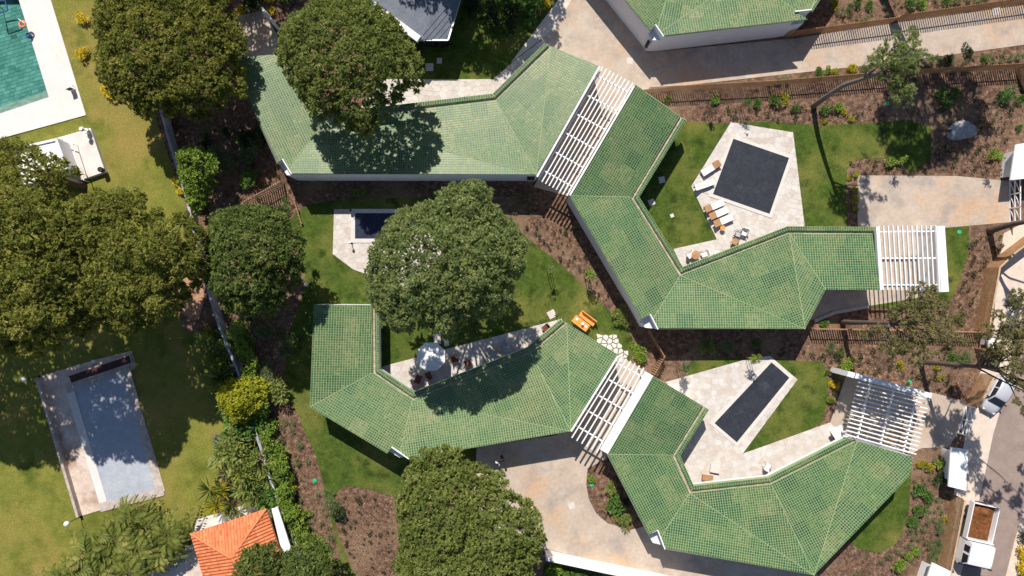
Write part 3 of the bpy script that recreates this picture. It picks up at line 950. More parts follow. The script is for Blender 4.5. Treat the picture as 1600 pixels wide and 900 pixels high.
def torus(mb, c, R0, r0, nx=20, ny=8, tilt=0.0):
    vs, fs = [], []
    m = Matrix.Rotation(tilt, 3, 'X')
    for i in range(nx):
        a = 2 * math.pi * i / nx
        for j in range(ny):
            b = 2 * math.pi * j / ny
            vs.append(Vector(c) + m @ Vector(((R0 + r0 * math.cos(b)) * math.cos(a), (R0 + r0 * math.cos(b)) * math.sin(a), r0 * math.sin(b))))
    for i in range(nx):
        for j in range(ny):
            fs.append([i * ny + j, ((i + 1) % nx) * ny + j, ((i + 1) % nx) * ny + (j + 1) % ny, i * ny + (j + 1) % ny])
    mb.add(vs, fs)
t = thing("life_ring", P(38, 40), "orange life ring on a white post over the green pool's edge", "life ring")
b = MB(); c = P(35, 37.5, 1.0)
torus(b, c, 0.29, 0.085); b.build("ring", MT['orange_plastic'], t, True)
b = MB(); e = P(40, 36, 0.1); b.tube([e, e + Vector((0, 0, 1.0)), c + Vector((0.25, 0.05, 0))], [0.035, 0.035, 0.03]); b.build("post", MT['white_metal'], t)
t = thing("pool_light", P(49, 58), "dark blue drum standing at the green pool's edge", "drum")
b = MB(); b.lathe(P(47, 57, 0.1), [(0.22, 0), (0.24, 0.1), (0.24, 0.35), (0.2, 0.42)]); b.build("drum_body", MT['blue_plastic'], t)
t = thing("pool_shadow_outline", P(4, 8), "dark frame modelling a shadow and reflection in the corner of the green pool", "shadow outline")
b = MB()  # dark bars built in place of a shadow and reflection on the water
fr = [P(-14, 4, .2), P(8, 0, .2), P(12, 16, .2), P(-10, 23, .2)]
for i in range(4): b.beam(fr[i], fr[(i + 1) % 4], 0.09, 0.09)
b.build("rail", MT['blue_plastic'], t)
for p in fr[:1]:
    b = MB(); b.tube([(p.x, p.y, -1.3), p], [0.04, 0.04], 6); b.build("leg", MT['blue_plastic'], t)
for px, py, lab in ((115, 139, "dark folded chair on the white pool deck near its outer edge"),):
    t = thing("deck_chair", P(px, py), lab, "chair")
    c = P(px, py)
    b = MB(); b.box(c + Vector((0, 0, 0.5)), (0.45, 0.45, 0.06), 0.4); b.build("seat", MT['fabric'], t)
    b = MB(); b.box(c + Vector((0.1, -0.22, 0.75)), (0.45, 0.06, 0.5), 0.4); b.build("backrest", MT['black_metal'], t)
    for sx in (-1, 1):
        for sy in (-1, 1):
            b = MB(); b.tube([c + Vector((sx * .18, sy * .18, 0.1)), c + Vector((sx * .18, sy * .18, 0.48))], [0.02, 0.02], 5); b.build("leg", MT['black_metal'], t)

def pavilion():
    t = thing("white_pavilion", P(100, 250), "white flat roofed pavilion with a worn terrace roof beside the green pool", "building")
    lo = W([(66, 222), (141, 200), (164, 268), (106, 288)], 0.5)
    MB().prism(lo, -0.02, 0.5).build("terrace", MT['terrace_worn'], t)
    hi = [(20, 232), (90, 216), (107, 263), (40, 292)]
    MB().prism(W(hi, 2.1), 0.4, 2.1).build("block", MT['white_wall'], t)
    hp = ccw(W(hi, 2.1))
    pr = MB(); ring(pr, hp, grow(hp, -0.22), 2.1, 2.24); pr.build("parapet", MT['white_metal'], t)
    rl = MB()
    pp = [P(92, 217, 1.3), P(113, 225, 1.3), P(128, 272, 1.3), P(131, 282, 1.3), P(108, 264, 1.3)]
    for a, b in zip(pp[:3], pp[1:4]): rl.beam(a, b, 0.07, 0.07)
    rl.build("rail", MT['white_metal'], t)
    for p in pp[:4]:
        MB().tube([(p.x, p.y, 0.5), p], [0.03, 0.03], 6).build("rail_post", MT['white_metal'], t)
pavilion()
for (px, py, a, lab) in ((139, 206, 0.0, "white floor lamp with a long shadow at the pavilion terrace's upper corner"), (161, 266, 0.8, "dark planter at the pavilion terrace's lower corner")):
    t = thing("terrace_lamp" if a == 0 else "planter", P(px, py, 0.5), lab, "lamp" if a == 0 else "planter")
    b = MB(); b.lathe(P(px, py, 0.5), [(0.2, 0), (0.26, 0.5), (0.24, 0.55)], 10); b.build("pot", MT['white_metal'] if a == 0 else MT['black_metal'], t)
    if a == 0:
        b = MB(); b.tube([P(px, py, 0.9), P(px, py, 0.5) + Vector((0, 0, 1.1))], [0.03, 0.03]); b.build("pole", MT['black_metal'], t)
        b = MB(); b.lathe(P(px, py, 0.5) + Vector((0, 0, 1.0)), [(0.2, 0), (0.24, 0.15), (0.16, 0.32)], 10); b.build("lamp_shade", MT['globe'], t)

# ------------------------------------------------------------------ neighbour's old pool with the pale cover
props(MB().prism(W([(63, 588), (150, 562), (206, 548), (214, 573), (204, 580), (258, 767), (127, 806)]), -0.05, 0.07).build("pool_terrace", MT['old_deck']), None, None, None, "structure")
covered_pool([(117, 607), (193, 582), (243, 765), (167, 785)], "pool under a pale blue grey cover half in the shade of the left pines", MT['cover_pale'], along=1, cop=0.75, pitch=0.16, coping_mat='old_coping')
props(MB().prism(W([(105, 615), (117, 611), (168, 783), (156, 786)]), 0.06, 0.118).build("terrace_strip", MT['white_deck']), None, None, None, "structure")
t = thing("garden_wall", P(95, 697), "low pale wall along the outer side of the pale covered pool", "wall")
MB().beam((*P2(63, 590), 0.3), (*P2(127, 805), 0.3), 0.26, 0.6).build("wall_body", MT['old_coping'], t)
t = thing("roller_box", P(155, 577), "long dark maroon box for the cover roller at the pool's head", "box")
q = W([(107, 588), (201, 556), (204, 567), (111, 598)], 0.5)
MB().prism(grow(q, 0.12), 0.07, 0.42).build("box_body", MT['old_coping'], t)
MB().prism(q, 0.3, 0.46).build("lid", MT['maroon'], t)
for px, py in ((123, 572), (146, 565)):
    t = thing("skimmer_lid", P(px, py), "small white skimmer lid behind the maroon roller box", "lid", "skimmer lids by the roller box")
    MB().box(P(px, py, 0.07) + Vector((0, 0, 0.06)), (0.3, 0.3, 0.14), 0.3).build("lid_plate", MT['white_metal'], t)

def globe_lamp(base, head, h, label, g=1.0, mat='globe'):
    b0 = P(*base); hd = P(*head, h)
    t = thing("globe_lamp", b0, label, "lamp")
    b = MB(); b.lathe(b0, [(0.14, 0), (0.14, 0.08), (0.05, 0.12)], 10); b.tube([b0, (b0.x, b0.y, h)], [0.04, 0.035]); b.build("pole", MT['black_metal'], t)
    b = MB(); top = Vector((b0.x, b0.y, h))
    b.lathe(top + Vector((0, 0, -0.05)), [(0.1 * g, 0), (0.21 * g, 0.09 * g), (0.26 * g, 0.24 * g), (0.21 * g, 0.4 * g), (0.08 * g, 0.48 * g)], 16); b.build("globe", MT[mat], t, True)
globe_lamp((126, 807), (106, 815), 1.9, "white globe lamp at the lower end of the pale pool's wall")
globe_lamp((62, 588), (38, 592), 2.0, "white globe lamp at the shaded upper end of the pale pool's wall")
globe_lamp((484, 445), (477, 441), 1.2, "small white globe lamp on the lawn beside the round dark pine", .7)
globe_lamp((550, 380), (550, 378), 0.9, "small garden lamp with a long thin shadow on the patio by the navy pool", .55)
globe_lamp((549, 329), (549, 328), 0.6, "small black garden lamp at the navy pool's upper edge", .6, 'black_metal')

# ------------------------------------------------------------------ terracotta hip-roofed house
def terracotta():
    he, hr = 3.0, 4.7
    A, B, Cc, D = (298, 834), (416, 795), (452, 905), (330, 945)
    cor = [Vector((*P2(*p, he), he)) for p in (A, B, Cc, D)]
    r0 = Vector((*P2(362, 872, hr), hr)); r1 = Vector((*P2(386, 905, hr), hr))
    c = sum(cor, Vector()) / 4
    t = thing("terracotta_house", (c.x, c.y, 0), "small house with an orange terracotta hip roof at the bottom edge", "house")
    MB().prism(grow([(p.x, p.y) for p in cor], -0.55), 0, he - 0.05).build("wall", MT['white_wall'], t)
    slopes = [(cor[0], cor[1], [r0]), (cor[1], cor[2], [r1, r0]), (cor[2], cor[3], [r1]), (cor[3], cor[0], [r0, r1])]
    for a, b, top in slopes:
        pts = [a, b] + top
        pl = fit_plane([tuple(p) for p in pts])
        poly = [(p.x, p.y) for p in pts]
        o = MB().prism(poly, lambda x, y: pl(x, y) - 0.15, pl).build("roof_slope", MT['terracotta'], t)
        u = Vector((b.x - a.x, b.y - a.y)).normalized(); n = Vector((-u.y, u.x))
        if (Vector((c.x, c.y)) - Vector((a.x, a.y))).dot(n) < 0: n = -n
        L = math.hypot(b.x - a.x, b.y - a.y)
        pit = 0.3
        k = 0
        while k * pit < L:
            s = Vector((a.x, a.y)) + u * (k + 0.5) * pit
            q = clip_convex(ccw([tuple(s - u * 0.09), tuple(s + u * 0.09), tuple(s + u * 0.09 + n * 12), tuple(s - u * 0.09 + n * 12)]), ccw(poly))
            k += 1
            if len(q) < 3: continue
            far = max((Vector(p) - s).dot(n) for p in q)
            if far < 0.25: continue
            row = MB()
            m = max(1, int(far / 0.38))
            for i in range(m):
                d0, d1 = far * i / m, far * (i + 1) / m + 0.04
                prof = []
                for e, dd in ((0, d0), (1, d1)):
                    for ang in (0, 45, 90, 135, 180):
                        rr = 0.1 - 0.012 * e
                        p = s + u * (math.cos(R(ang)) * rr) + n * dd
                        prof.append((p.x, p.y, pl(p.x, p.y) + math.sin(R(ang)) * rr + 0.02 * (1 - e)))
                row.add(prof, [[j, j + 1, j + 6, j + 5] for j in range(4)] + [[0, 4, 3, 2, 1]], min(1, max(0, rnd.gauss(.5, .22))))
            row.build("tile_row", MT['terracotta'], o)
    for a, b in ((cor[0], r0), (cor[1], r0), (cor[2], r1), (cor[3], r1), (r0, r1)):
        MB().tube([a + Vector((0, 0, .06)), b + Vector((0, 0, .1))], [0.11, 0.11], 8, 0.6).build("ridge_tile", MT['terracotta'], t)
    # open white side porch
    q = W([(424, 795), (434, 793), (470, 905), (452, 912)], 2.5)
    MB().prism(q, 2.35, 2.5, bottom=True).build("porch_roof", MT['white_wall'], t)
    for p in ((429, 796), (448, 850)):
        c0 = P(*p, 2.4); MB().tube([(c0.x, c0.y, 0), c0], [0.09, 0.09], 8).build("porch_post", MT['white_wall'], t)
terracotta()
props(MB().prism(W([(306, 812), (372, 792), (412, 782), (452, 790), (490, 900), (500, 960), (220, 960), (226, 900), (300, 850)]), -0.05, 0.05).build("terrace", MT['terrace_worn']), None, None, None, "structure")

# ------------------------------------------------------------------ boundary wall on the left
def long_wall(name, pts, h, w, label, mat, cap=None):
    p0 = P(*pts[0])
    t = thing(name, p0, label, "wall")
    b = MB(); cp = MB()
    ws = [Vector(P2(*p)) for p in pts]
    L, Rr = [], []
    for i, p in enumerate(ws):
        d = (ws[min(i + 1, len(ws) - 1)] - ws[max(i - 1, 0)]).normalized()
        n = Vector((-d.y, d.x)) * (w / 2)
        L.append(p + n); Rr.append(p - n)
    for i in range(len(ws) - 1):
        b.prism([tuple(L[i]), tuple(Rr[i]), tuple(Rr[i + 1]), tuple(L[i + 1])], 0, h)
    b.build("wall_body", mat, t)
    if cap:
        for i in range(len(ws) - 1):
            q = grow([tuple(L[i]), tuple(Rr[i]), tuple(Rr[i + 1]), tuple(L[i + 1])], 0.04)
            cp.prism(q, h, h + 0.08 + 0.003 * (i % 2))
        cp.build("capping", cap, t)
    return t
MT['wall_old'] = surf('old_wall', [(0.3, (0.25, 0.27, 0.31)), (0.7, (0.4, 0.41, 0.44))], 0.8, 0.85, fine=(4, 0.12), stain=(0.6, 0.55, 0.75, (0.62, 0.56, 0.5)))
long_wall("boundary_wall", [(258, 166), (276, 232), (302, 316), (326, 430), (352, 512), (380, 580), (396, 640), (416, 700), (436, 765), (462, 830), (490, 900), (505, 950)], 1.25, 0.24,
          "long weathered blue grey garden wall under the creepers between the two properties", MT['wall_old'])
long_wall("white_wall", [(852, 861), (940, 880), (1024, 897), (1060, 906)], 2.0, 0.3, "bright white wall along the bottom drive beside the lower pine", MT['white_wall'])

# ------------------------------------------------------------------ timber fences, each slat a piece
_slat = {}
def slat_mesh(w, d, h, mat):
    k = (w, d, h, mat.name)
    if k not in _slat:
        _slat[k] = MB().box((0, 0, h / 2), (w, d, h)).mesh("slat", mat)
    return _slat[k]

def fence(pts, h, label, pitch=0.22, w=0.1, d=0.05, rails=(0.77,), mat='wood', rail_mat='wood', cap=None, limit=295):
    ws = [Vector(P2(*p)) for p in pts]
    t = thing("slatted_fence", (ws[0].x, ws[0].y, 0), label, "fence", "slatted timber fences")
    L = sum((b - a).length for a, b in zip(ws, ws[1:]))
    pitch = max(pitch, L / limit)
    me = slat_mesh(w, d, h, MT[mat])
    for a, b in zip(ws, ws[1:]):
        l = (b - a).length
        n = max(1, int(l / pitch))
        ang = math.atan2((b - a).y, (b - a).x)
        nn = Vector((-(b - a).y, (b - a).x)).normalized()
        for k in range(n):
            p = a.lerp(b, (k + 0.5) / n)
            o = link("slat", me, t, (p.x - ws[0].x, p.y - ws[0].y, rnd.uniform(-0.02, 0.0)), ang + rnd.uniform(-.03, .03))
        for f in rails:
            c = nn * (d / 2 + 0.025)
            if c.y > 0: c = c
            MB().beam((a.x + c.x, a.y + c.y, h * f), (b.x + c.x, b.y + c.y, h * f), 0.045, 0.09).build("rail", MT[rail_mat], t)
        if cap:
            MB().beam((a.x, a.y, h + 0.02), (b.x, b.y, h + 0.02), 0.16, 0.05).build("cap_rail", MT[cap], t)
        for k in range(max(2, int(l / 9) + 1)):
            p = a.lerp(b, k / max(1, int(l / 9)) if int(l / 9) else k)
            c = nn * (d / 2 + 0.08)
            MB().box((p.x + c.x, p.y + c.y, h * .4), (0.06, 0.06, h * .8), ang).build("post", MT[rail_mat], t)
    return t
fence([(1226, 59), (1391, 37), (1393, 34), (1600, 5), (1640, 0)], 1.75, "slatted timber fence along the upper edge of the top driveway")
fence([(1012, 144), (1200, 134), (1400, 118), (1592, 107)], 1.75, "long slatted timber fence along the lower edge of the top driveway")
fence([(1011, 516), (1033, 555), (1017, 583)], 1.7, "short bent slatted fence between the corner of one house and the next pergola")
fence([(1262, 513), (1400, 515), (1522, 518)], 1.75, "slatted timber fence running straight from the square pool house towards the road")
fence([(388, 320), (445, 288)], 1.7, "short slatted fence beside the notched corner of the long house", mat='wood_pale')
fence([(460, 311), (466, 330), (472, 350)], 0.5, "very low timber edging fence at the corner of the shaded lawn", pitch=0.3)
fence([(1604, 366), (1564, 396), (1540, 419), (1531, 470), (1523, 516)], 1.95, "tight slatted timber screen along the road above the car", pitch=0.11, w=0.085, cap='wood_pale')
fence([(1523, 545), (1541, 545), (1556, 556)], 1.95, "short return of timber screen below the leaning pine by the road", pitch=0.11, w=0.085, cap='wood_pale')
fence([(1532, 583), (1508, 632)], 1.95, "tight slatted timber screen beside the parked car", pitch=0.11, w=0.085, cap='wood_pale')
fence([(1487, 772), (1478, 820), (1464, 890), (1450, 960)], 1.95, "tight slatted timber screen beside the tipper truck", pitch=0.11, w=0.085, cap='wood_pale')
fence([(1586, 110), (1604, 150)], 1.9, "slatted timber fence corner at the right edge below the top driveway", pitch=0.11, w=0.085, cap='wood_pale')

# ------------------------------------------------------------------ pergolas
def pergola(label, corners, h, n_slats, n_beams, long_first=True, over=0.03, wall=None, slat_w=0.1, ext=(0.0, 0.0), start=0.0, end=1.0):
    """corners a-b is one short end, d-c the other; slats run a->d; beams cross from the a-d side to the b-c side"""
    a, b, c, d = (Vector((*P2(*p, h), h)) for p in corners)
    m = (a + b + c + d) / 4
    t = thing("pergola", (m.x, m.y, 0), label, "pergola", "white slatted pergolas")
    for k in range(n_slats):
        f = start + (end - start) * (k + 0.5) / n_slats
        p, q = a.lerp(b, f), d.lerp(c, f)
        dr = (q - p).normalized()
        MB().beam(p - dr * ext[0], q + dr * ext[1], slat_w, 0.16).build("slat", MT['white_metal'], t)
    for k in range(n_beams):
        f = over + (1 - 2 * over) * k / max(1, n_beams - 1)
        p, q = a.lerp(d, f), b.lerp(c, f)
        MB().beam(p - Vector((0, 0, .17)), q - Vector((0, 0, .17)), 0.12, 0.17).build("cross_beam", MT['white_metal'], t)
    for p in (a, b, c, d):
        qq = p.lerp(m, 0.06)
        MB().beam((qq.x, qq.y, 0), (qq.x, qq.y, h - 0.25), 0.12, 0.12, up=Vector((0, 1, 0))).build("post", MT['white_metal'], t)
    return t
pA = pergola("white pergola bridging the long house and the square pool house", [(937, 104), (992, 133), (891, 305), (839, 276)], 3.5, 9, 6, over=0.07, ext=(0.1, 0.2), start=0.02, end=0.98)
pB = pergola("white pergola bridging the central pine house and the road house", [(967, 556), (1012, 580), (944, 704), (893, 674)], 3.5, 6, 5, over=0.08, ext=(0.1, 0.5), start=0.02, end=0.92)
pC = pergola("white pergola over the parking bay beside the square pool house", [(1369, 354), (1465, 353), (1470, 453), (1376, 453)], 3.2, 13, 3, over=0.08, ext=(0.05, 0.0))
pD = pergola("white pergola over the parking bay of the road house partly in tree shade", [(1352, 590), (1329, 684), (1424, 711), (1448, 614)], 3.2, 15, 3, over=0.12, ext=(0.55, 0.4), slat_w=0.11)
# white edges and end walls that carry the pergolas
def edge_strip(parent, p, q, w, h, z, name="edge_beam"):
    a, b = P(*p, z), P(*q, z)
    MB().beam(a - Vector((0, 0, h / 2)), b - Vector((0, 0, h / 2)), w, h).build(name, MT['white_metal'], parent)
edge_strip(pA, (937, 103.5), (839, 276), 0.16, 0.4, 4.0)
edge_strip(pA, (991, 134), (890.5, 305), 0.16, 0.4, 4.0)
edge_strip(pB, (966, 556), (892.5, 674), 0.16, 0.4, 4.0)
edge_strip(pB, (1015, 584), (944, 706), 0.78, 0.3, 3.98, "gutter_slab")
edge_strip(pC, (1371, 354), (1377, 453), 0.22, 0.4, 3.75)
edge_strip(pC, (1470.5, 353), (1477, 456), 0.7, 3.4, 3.4, "end_wall")
edge_strip(pC, (1464, 353), (1469, 456), 0.12, 0.4, 3.4)
edge_strip(pD, (1325, 584), (1456, 619), 0.5, 3.4, 3.4, "end_wall")

# ------------------------------------------------------------------ white gates, meter walls, bins
def gate(base, h, label, panels=2):
    a, b = P(*base[0]), P(*base[1])
    t = thing("gate", a, label, "gate", "white sliding gates")
    for f in (0.06, 0.5, 0.97):
        MB().beam(a + Vector((0, 0, h * f)), b + Vector((0, 0, h * f)), 0.08, 0.09).build("rail", MT['white_metal'], t)
    for k in range(panels + 1):
        p = a.lerp(b, k / panels)
        MB().beam(p, p + Vector((0, 0, h)), 0.11, 0.11, up=Vector((0, 1, 0))).build("post", MT['white_metal'], t)
    for k in range(panels):
        p, q = a.lerp(b, k / panels), a.lerp(b, (k + 1) / panels)
        for z0, z1 in ((0.06, 0.5), (0.5, 0.97)):
            MB().beam(p + Vector((0, 0, h * z0)), q + Vector((0, 0, h * z1)), 0.05, 0.05).build("brace", MT['white_metal'], t)
gate(((1577, 283), (1577, 347)), 1.5, "white lattice gate at the road end of the middle driveway", 3)
gate(((1509, 633), (1496, 676)), 1.5, "white lattice gate at the road end of the lower driveway beside the car", 2)
def block_wall(corners, h, label, name="gate_shelter", mat='white_wall'):
    poly = W(corners, h)
    c = sum((Vector((*p, 0)) for p in poly), Vector()) / len(poly)
    t = thing(name, c, label, "shelter")
    MB().prism(grow(poly, -min(0.5, abs(area(poly)) ** .5 * .2)), 0, h - 0.16).build("wall_body", MT[mat], t)
    MB().prism(poly, h - 0.16, h, bottom=True).build("roof_slab", MT['white_metal'], t)
block_wall([(1587, 226), (1640, 216), (1640, 276), (1579, 281)], 2.2, "broad white flat roofed gate shelter at the right edge above the middle gate")
block_wall([(1486, 699), (1513, 703), (1510, 767), (1482, 760)], 2.1, "white flat roofed gate shelter dappled with shade below the lower gate")
block_wall([(1457, 879), (1486, 893), (1480, 930), (1440, 930)], 2.1, "white flat roofed gate shelter at the bottom beside the truck")
block_wall([(1545, 528), (1562, 530), (1560, 543), (1545, 543)], 1.4, "small white block beside the timber screen by the road", "meter_cabin")
block_wall([(1299, 676), (1314, 664), (1326, 682), (1308, 690)], 1.0, "bright white low block at the roof tip of the narrow pool courtyard", "service_block")

# ------------------------------------------------------------------ loose slabs, lids, boxes
def slab_thing(px, py, w, l, rz, label, name="inspection_lid", cat="lid", mat='flag', z=0.0, h=0.05):
    t = MB().box((0, 0, h / 2), (w, l, h), 0, 0.6).mesh(name, MT[mat])
    o = link(name, t, None, P(px, py, 0, z), rz)
    props(o, label, cat)
slab_thing(862, 491, 0.75, 0.75, 0.5, "square beige lid on the lawn above the tip of the central roof", z=0.02)
slab_thing(671, 105, 0.75, 0.75, 0, "larger square beige lid on the top lawn", z=0.02)
slab_thing(686.5, 95, 0.5, 0.55, 0, "smaller square beige lid on the top lawn near the shade", z=0.02)
slab_thing(984, 95, 0.6, 0.6, -0.1, "pale square lid in the top driveway", z=0.036, h=0.012)
slab_thing(893, 790, 0.6, 0.6, 0.3, "pale square lid in the lower driveway", z=0.036, h=0.012)
slab_thing(1034, 281, 0.6, 0.6, 0.2, "square lid in the dark shade of the courtyard lawn", z=0.02)
slab_thing(1018, 316, 0.6, 0.6, 0.4, "square lid in the narrow shaded tip of the courtyard lawn", z=0.02)
slab_thing(1050, 337, 0.35, 0.35, 0.4, "small pale lid in the sunny part of the courtyard lawn", z=0.02)
slab_thing(1557, 18, 0.7, 0.7, 0.1, "pale lid in the top driveway near the right edge", z=0.036, h=0.012)
for px, py, lab in ((1498.5, 363, "green valve box on the lawn strip beside the parking pergola"), (1421, 597.5, "green valve box in the mulch above the lower parking pergola"), (924.5, 757, "green valve box at the bend of the lower driveway"),
                    (1386, 162, "green valve box in the shaded mulch below the top pine"), (492, 751, "pale green valve box in the bed along the left lawn strip")):
    b = MB(); b.lathe((0, 0, 0), [(0.2, 0), (0.22, 0.02), (0.22, 0.08), (0.19, 0.1)], 8)
    props(link("valve_box", b.mesh("valve_box", MT['green_plastic']), None, P(px, py)), lab, "valve box")

def rock(px, py, rx, ry, h, label, seed):
    r = random.Random(seed)
    vs, fs = [], []
    n, m = 18, 6
    for j in range(m):
        f = j / (m - 1)
        for k in range(n):
            a = 2 * math.pi * k / n
            q = 1 + 0.1 * math.sin(3 * a + seed) + r.uniform(-.06, .06)
            rr = math.cos(f * math.pi / 2 * 0.94) ** 0.5
            vs.append((math.cos(a) * rx * rr * q, math.sin(a) * ry * rr * q, -0.05 + h * f * (1 + r.uniform(-.1, .1))))
    for j in range(m - 1):
        for k in range(n): fs.append([j * n + k, j * n + (k + 1) % n, (j + 1) * n + (k + 1) % n, (j + 1) * n + k])
    fs.append([(m - 1) * n + k for k in range(n)])
    props(link("boulder", MB().add(vs, fs).mesh("boulder", MT['rock']), None, P(px, py), 0.15), label, "boulder")
rock(1503, 204, 1.5, 0.95, 0.5, "big flat grey boulder in the mulch under the tree shade", 3)
# stepping stones by the central pergola
r_ = random.Random(5)
t = thing("stepping_stones", P(958, 538), "cluster of loose white flagstones beside the tip of the central pergola", "paving")
cl = ccw(W(curve([(932, 528), (946, 521), (962, 526), (979, 546), (978, 558), (966, 566), (950, 548)], 4)))
pts = [(x + r_.uniform(-.17, .17), y + r_.uniform(-.17, .17)) for x in np.arange(7, 12.5, 0.5) for y in np.arange(-8.5, -3, 0.47)]
for i, p in enumerate(pts):
    c = [(p[0] - 1, p[1] - 1), (p[0] + 1, p[1] - 1), (p[0] + 1, p[1] + 1), (p[0] - 1, p[1] + 1)]
    for j, q in enumerate(pts):
        if j != i and abs(q[0] - p[0]) < 2 and abs(q[1] - p[1]) < 2:
            m = ((p[0] + q[0]) / 2, (p[1] + q[1]) / 2); dd = (q[0] - p[0], q[1] - p[1])
            c = clip(c, m, (m[0] - dd[1], m[1] + dd[0]))
            if len(c) < 3: break
    if len(c) < 3: continue
    c = shrink(c, 0.04)
    if len(c) >= 3:
        c = clip_convex(c, cl) if False else (c if inside(p, cl) else [])
    if len(c) >= 3: MB().prism(c, 0, 0.075 + r_.uniform(-.01, .01), 0.8 + 0.2 * r_.random()).build("flagstone", MT['flag'], t)

# ------------------------------------------------------------------ garden furniture
def local_thing(name, px, py, rz, label, cat, group=None, z=0.07):
    t = thing(name, P(px, py, 0, z), label, cat, group)
    t.rotation_euler = (0, 0, rz)
    return t
def lpart(mb, name, mat, t, smooth=False):
    return link(name, mb.mesh(name, MT[mat], (0, 0, 0), smooth), t)

def lounger(px, py, rz, label, raise_deg=28, head_wood=True):
    """local +x runs from head to foot"""
    t = local_thing("sun_lounger", px, py, rz, label, "sun lounger", "sun loungers by the square pool")
    for sy in (-1, 1):
        lpart(MB().beam((-0.95, sy * 0.33, 0.28), (0.98, sy * 0.33, 0.28), 0.06, 0.07), "side_rail", 'teak', t)
    for sx in (-0.85, 0.85):
        for sy in (-1, 1):
            lpart(MB().box((sx, sy * 0.33, 0.13), (0.06, 0.06, 0.26)), "leg", 'teak', t)
    for k in range(7):
        lpart(MB().box((-0.2 + k * 0.18, 0, 0.305), (0.1, 0.62, 0.025)), "slat", 'teak', t)
    lpart(MB().prism([(-0.28, -0.32), (0.98, -0.32), (0.98, 0.32), (-0.28, 0.32)], 0.325, 0.42), "mattress", 'fabric', t)
    a = R(raise_deg)
    hp = Vector((-0.3, 0, 0.33))
    d = Vector((-math.cos(a), 0, math.sin(a)))
    br = lpart(MB().beam(hp, hp + d * 0.75, 0.62, 0.05), "backrest", 'teak' if head_wood else 'fabric', t)
    for k in range(5):
        p = hp + d * (0.08 + k * 0.15) + Vector((math.sin(a), 0, math.cos(a))) * 0.035
        lpart(MB().beam(p - Vector((0, 0.3, 0)), p + Vector((0, 0.3, 0)), 0.09, 0.02), "back_slat", 'teak' if head_wood else 'fabric', t)
    return t
lounger(1108.5, 264, R(212), "sun lounger with its bare teak end nearest the square pool", 12)
lounger(1098.5, 289.5, R(20), "sun lounger with all white pad alone at the patio's left point", 25, False)
lounger(1114, 322.5, R(24), "upper of three sun loungers lined up below the square pool", 20)
lounger(1121, 334, R(24), "middle of three sun loungers lined up below the square pool", 20)
lounger(1128, 345.5, R(24), "lower of three sun loungers lined up below the square pool", 20)

def round_table(px, py, r, h, label, mat, z=0.07):
    t = local_thing("round_table", px, py, 0, label, "table", None, z)
    lpart(MB().lathe((0, 0, h - 0.04), [(r * 0.96, 0), (r, 0.01), (r, 0.035), (r * 0.96, 0.045)], 20), "tabletop", mat, t)
    lpart(MB().lathe((0, 0, 0), [(0.16, 0), (0.15, 0.03), (0.03, 0.06), (0.03, h - 0.04)], 10), "pedestal", 'black_metal', t)
round_table(1127, 357, 0.25, 0.45, "small round orange side table beside the lowest lounger", 'orange_teak')
round_table(1084, 399, 0.42, 0.7, "round wooden table between two armchairs under the roof edge", 'teak')
round_table(672, 562, 0.6, 0.74, "round table hidden under the white parasol", 'fabric')

def chair(px, py, rz, label, seat='fabric', frame='teak', group=None, z=0.07, arms=True):
    t = local_thing("garden_chair", px, py, rz, label, "chair", group, z)
    lpart(MB().box((0, 0, 0.44), (0.56, 0.56, 0.1)), "seat", seat, t)
    lpart(MB().beam((-0.28, 0, 0.45), (-0.4, 0, 0.9), 0.56, 0.08, up=Vector((1, 0, 0))), "backrest", seat, t)
    for sx in (-1, 1):
        for sy in (-1, 1):
            lpart(MB().tube([(sx * .25, sy * .27, 0), (sx * .25, sy * .27, 0.45)], [0.025, 0.025], 6), "leg", frame, t)
    if arms:
        for sy in (-1, 1):
            lpart(MB().tube([(0.26, sy * .31, 0.44), (0.24, sy * .31, 0.62), (-0.34, sy * .31, 0.66)], [0.025, 0.03, 0.025], 6), "armrest", frame, t)
chair(1077, 398, R(30), "white armchair with a curved wooden back at the courtyard corner")
chair(1098, 397, R(200), "white armchair half under the roof edge at the courtyard corner")
chair(1160, 364, R(250), "white cushioned armchair on the patio facing the roof edge", frame='black_metal')
chair(1150, 366, R(-20), "grey slung armchair beside the white cushioned one on the patio", 'fabric_grey', 'black_metal')
chair(1146, 377, R(60), "wooden stool like chair at the roof edge of the square pool patio", 'teak', arms=False)
chair(1196, 0.5 + 726, R(60), "pale chair against the fascia of the narrow pool courtyard", 'fabric')
for k, (px, py, rz, lab) in enumerate(((655, 590, 70, "dark red chair below the parasol, left one of the pair"), (670, 585, 110, "dark red chair below the parasol, right one of the pair"),
                                        (731, 567, 200, "dark red chair in the dappled shade right of the parasol"), (712, 560, 10, "brown chair in the dappled shade beside the parasol"), (852, 512, 220, "dark red chair near the sunny tip of the patio"))):
    chair(px, py, R(rz), lab, 'red_seat', 'black_metal', z=0.07, arms=False)
for px, py, rz, lab in ((792, 545, 35, "grey lounger in dappled shade nearest the central roof's dark rim"), (770, 556, 35, "grey lounger in dappled shade farther left along the central roof's rim")):
    t = local_thing("patio_lounger", px, py, R(-rz - 20), lab, "sun lounger", "grey loungers under the pine")
    lpart(MB().prism([(-0.3, -0.33), (0.98, -0.33), (0.98, 0.33), (-0.3, 0.33)], 0.3, 0.4), "mattress", 'fabric_grey', t)
    lpart(MB().beam((-0.3, 0, 0.36), (-0.92, 0, 0.62), 0.66, 0.09), "backrest", 'fabric_grey', t)
    for sx in (-0.8, 0.85):
        for sy in (-1, 1): lpart(MB().box((sx, sy * 0.3, 0.15), (0.06, 0.06, 0.3)), "leg", 'black_metal', t)
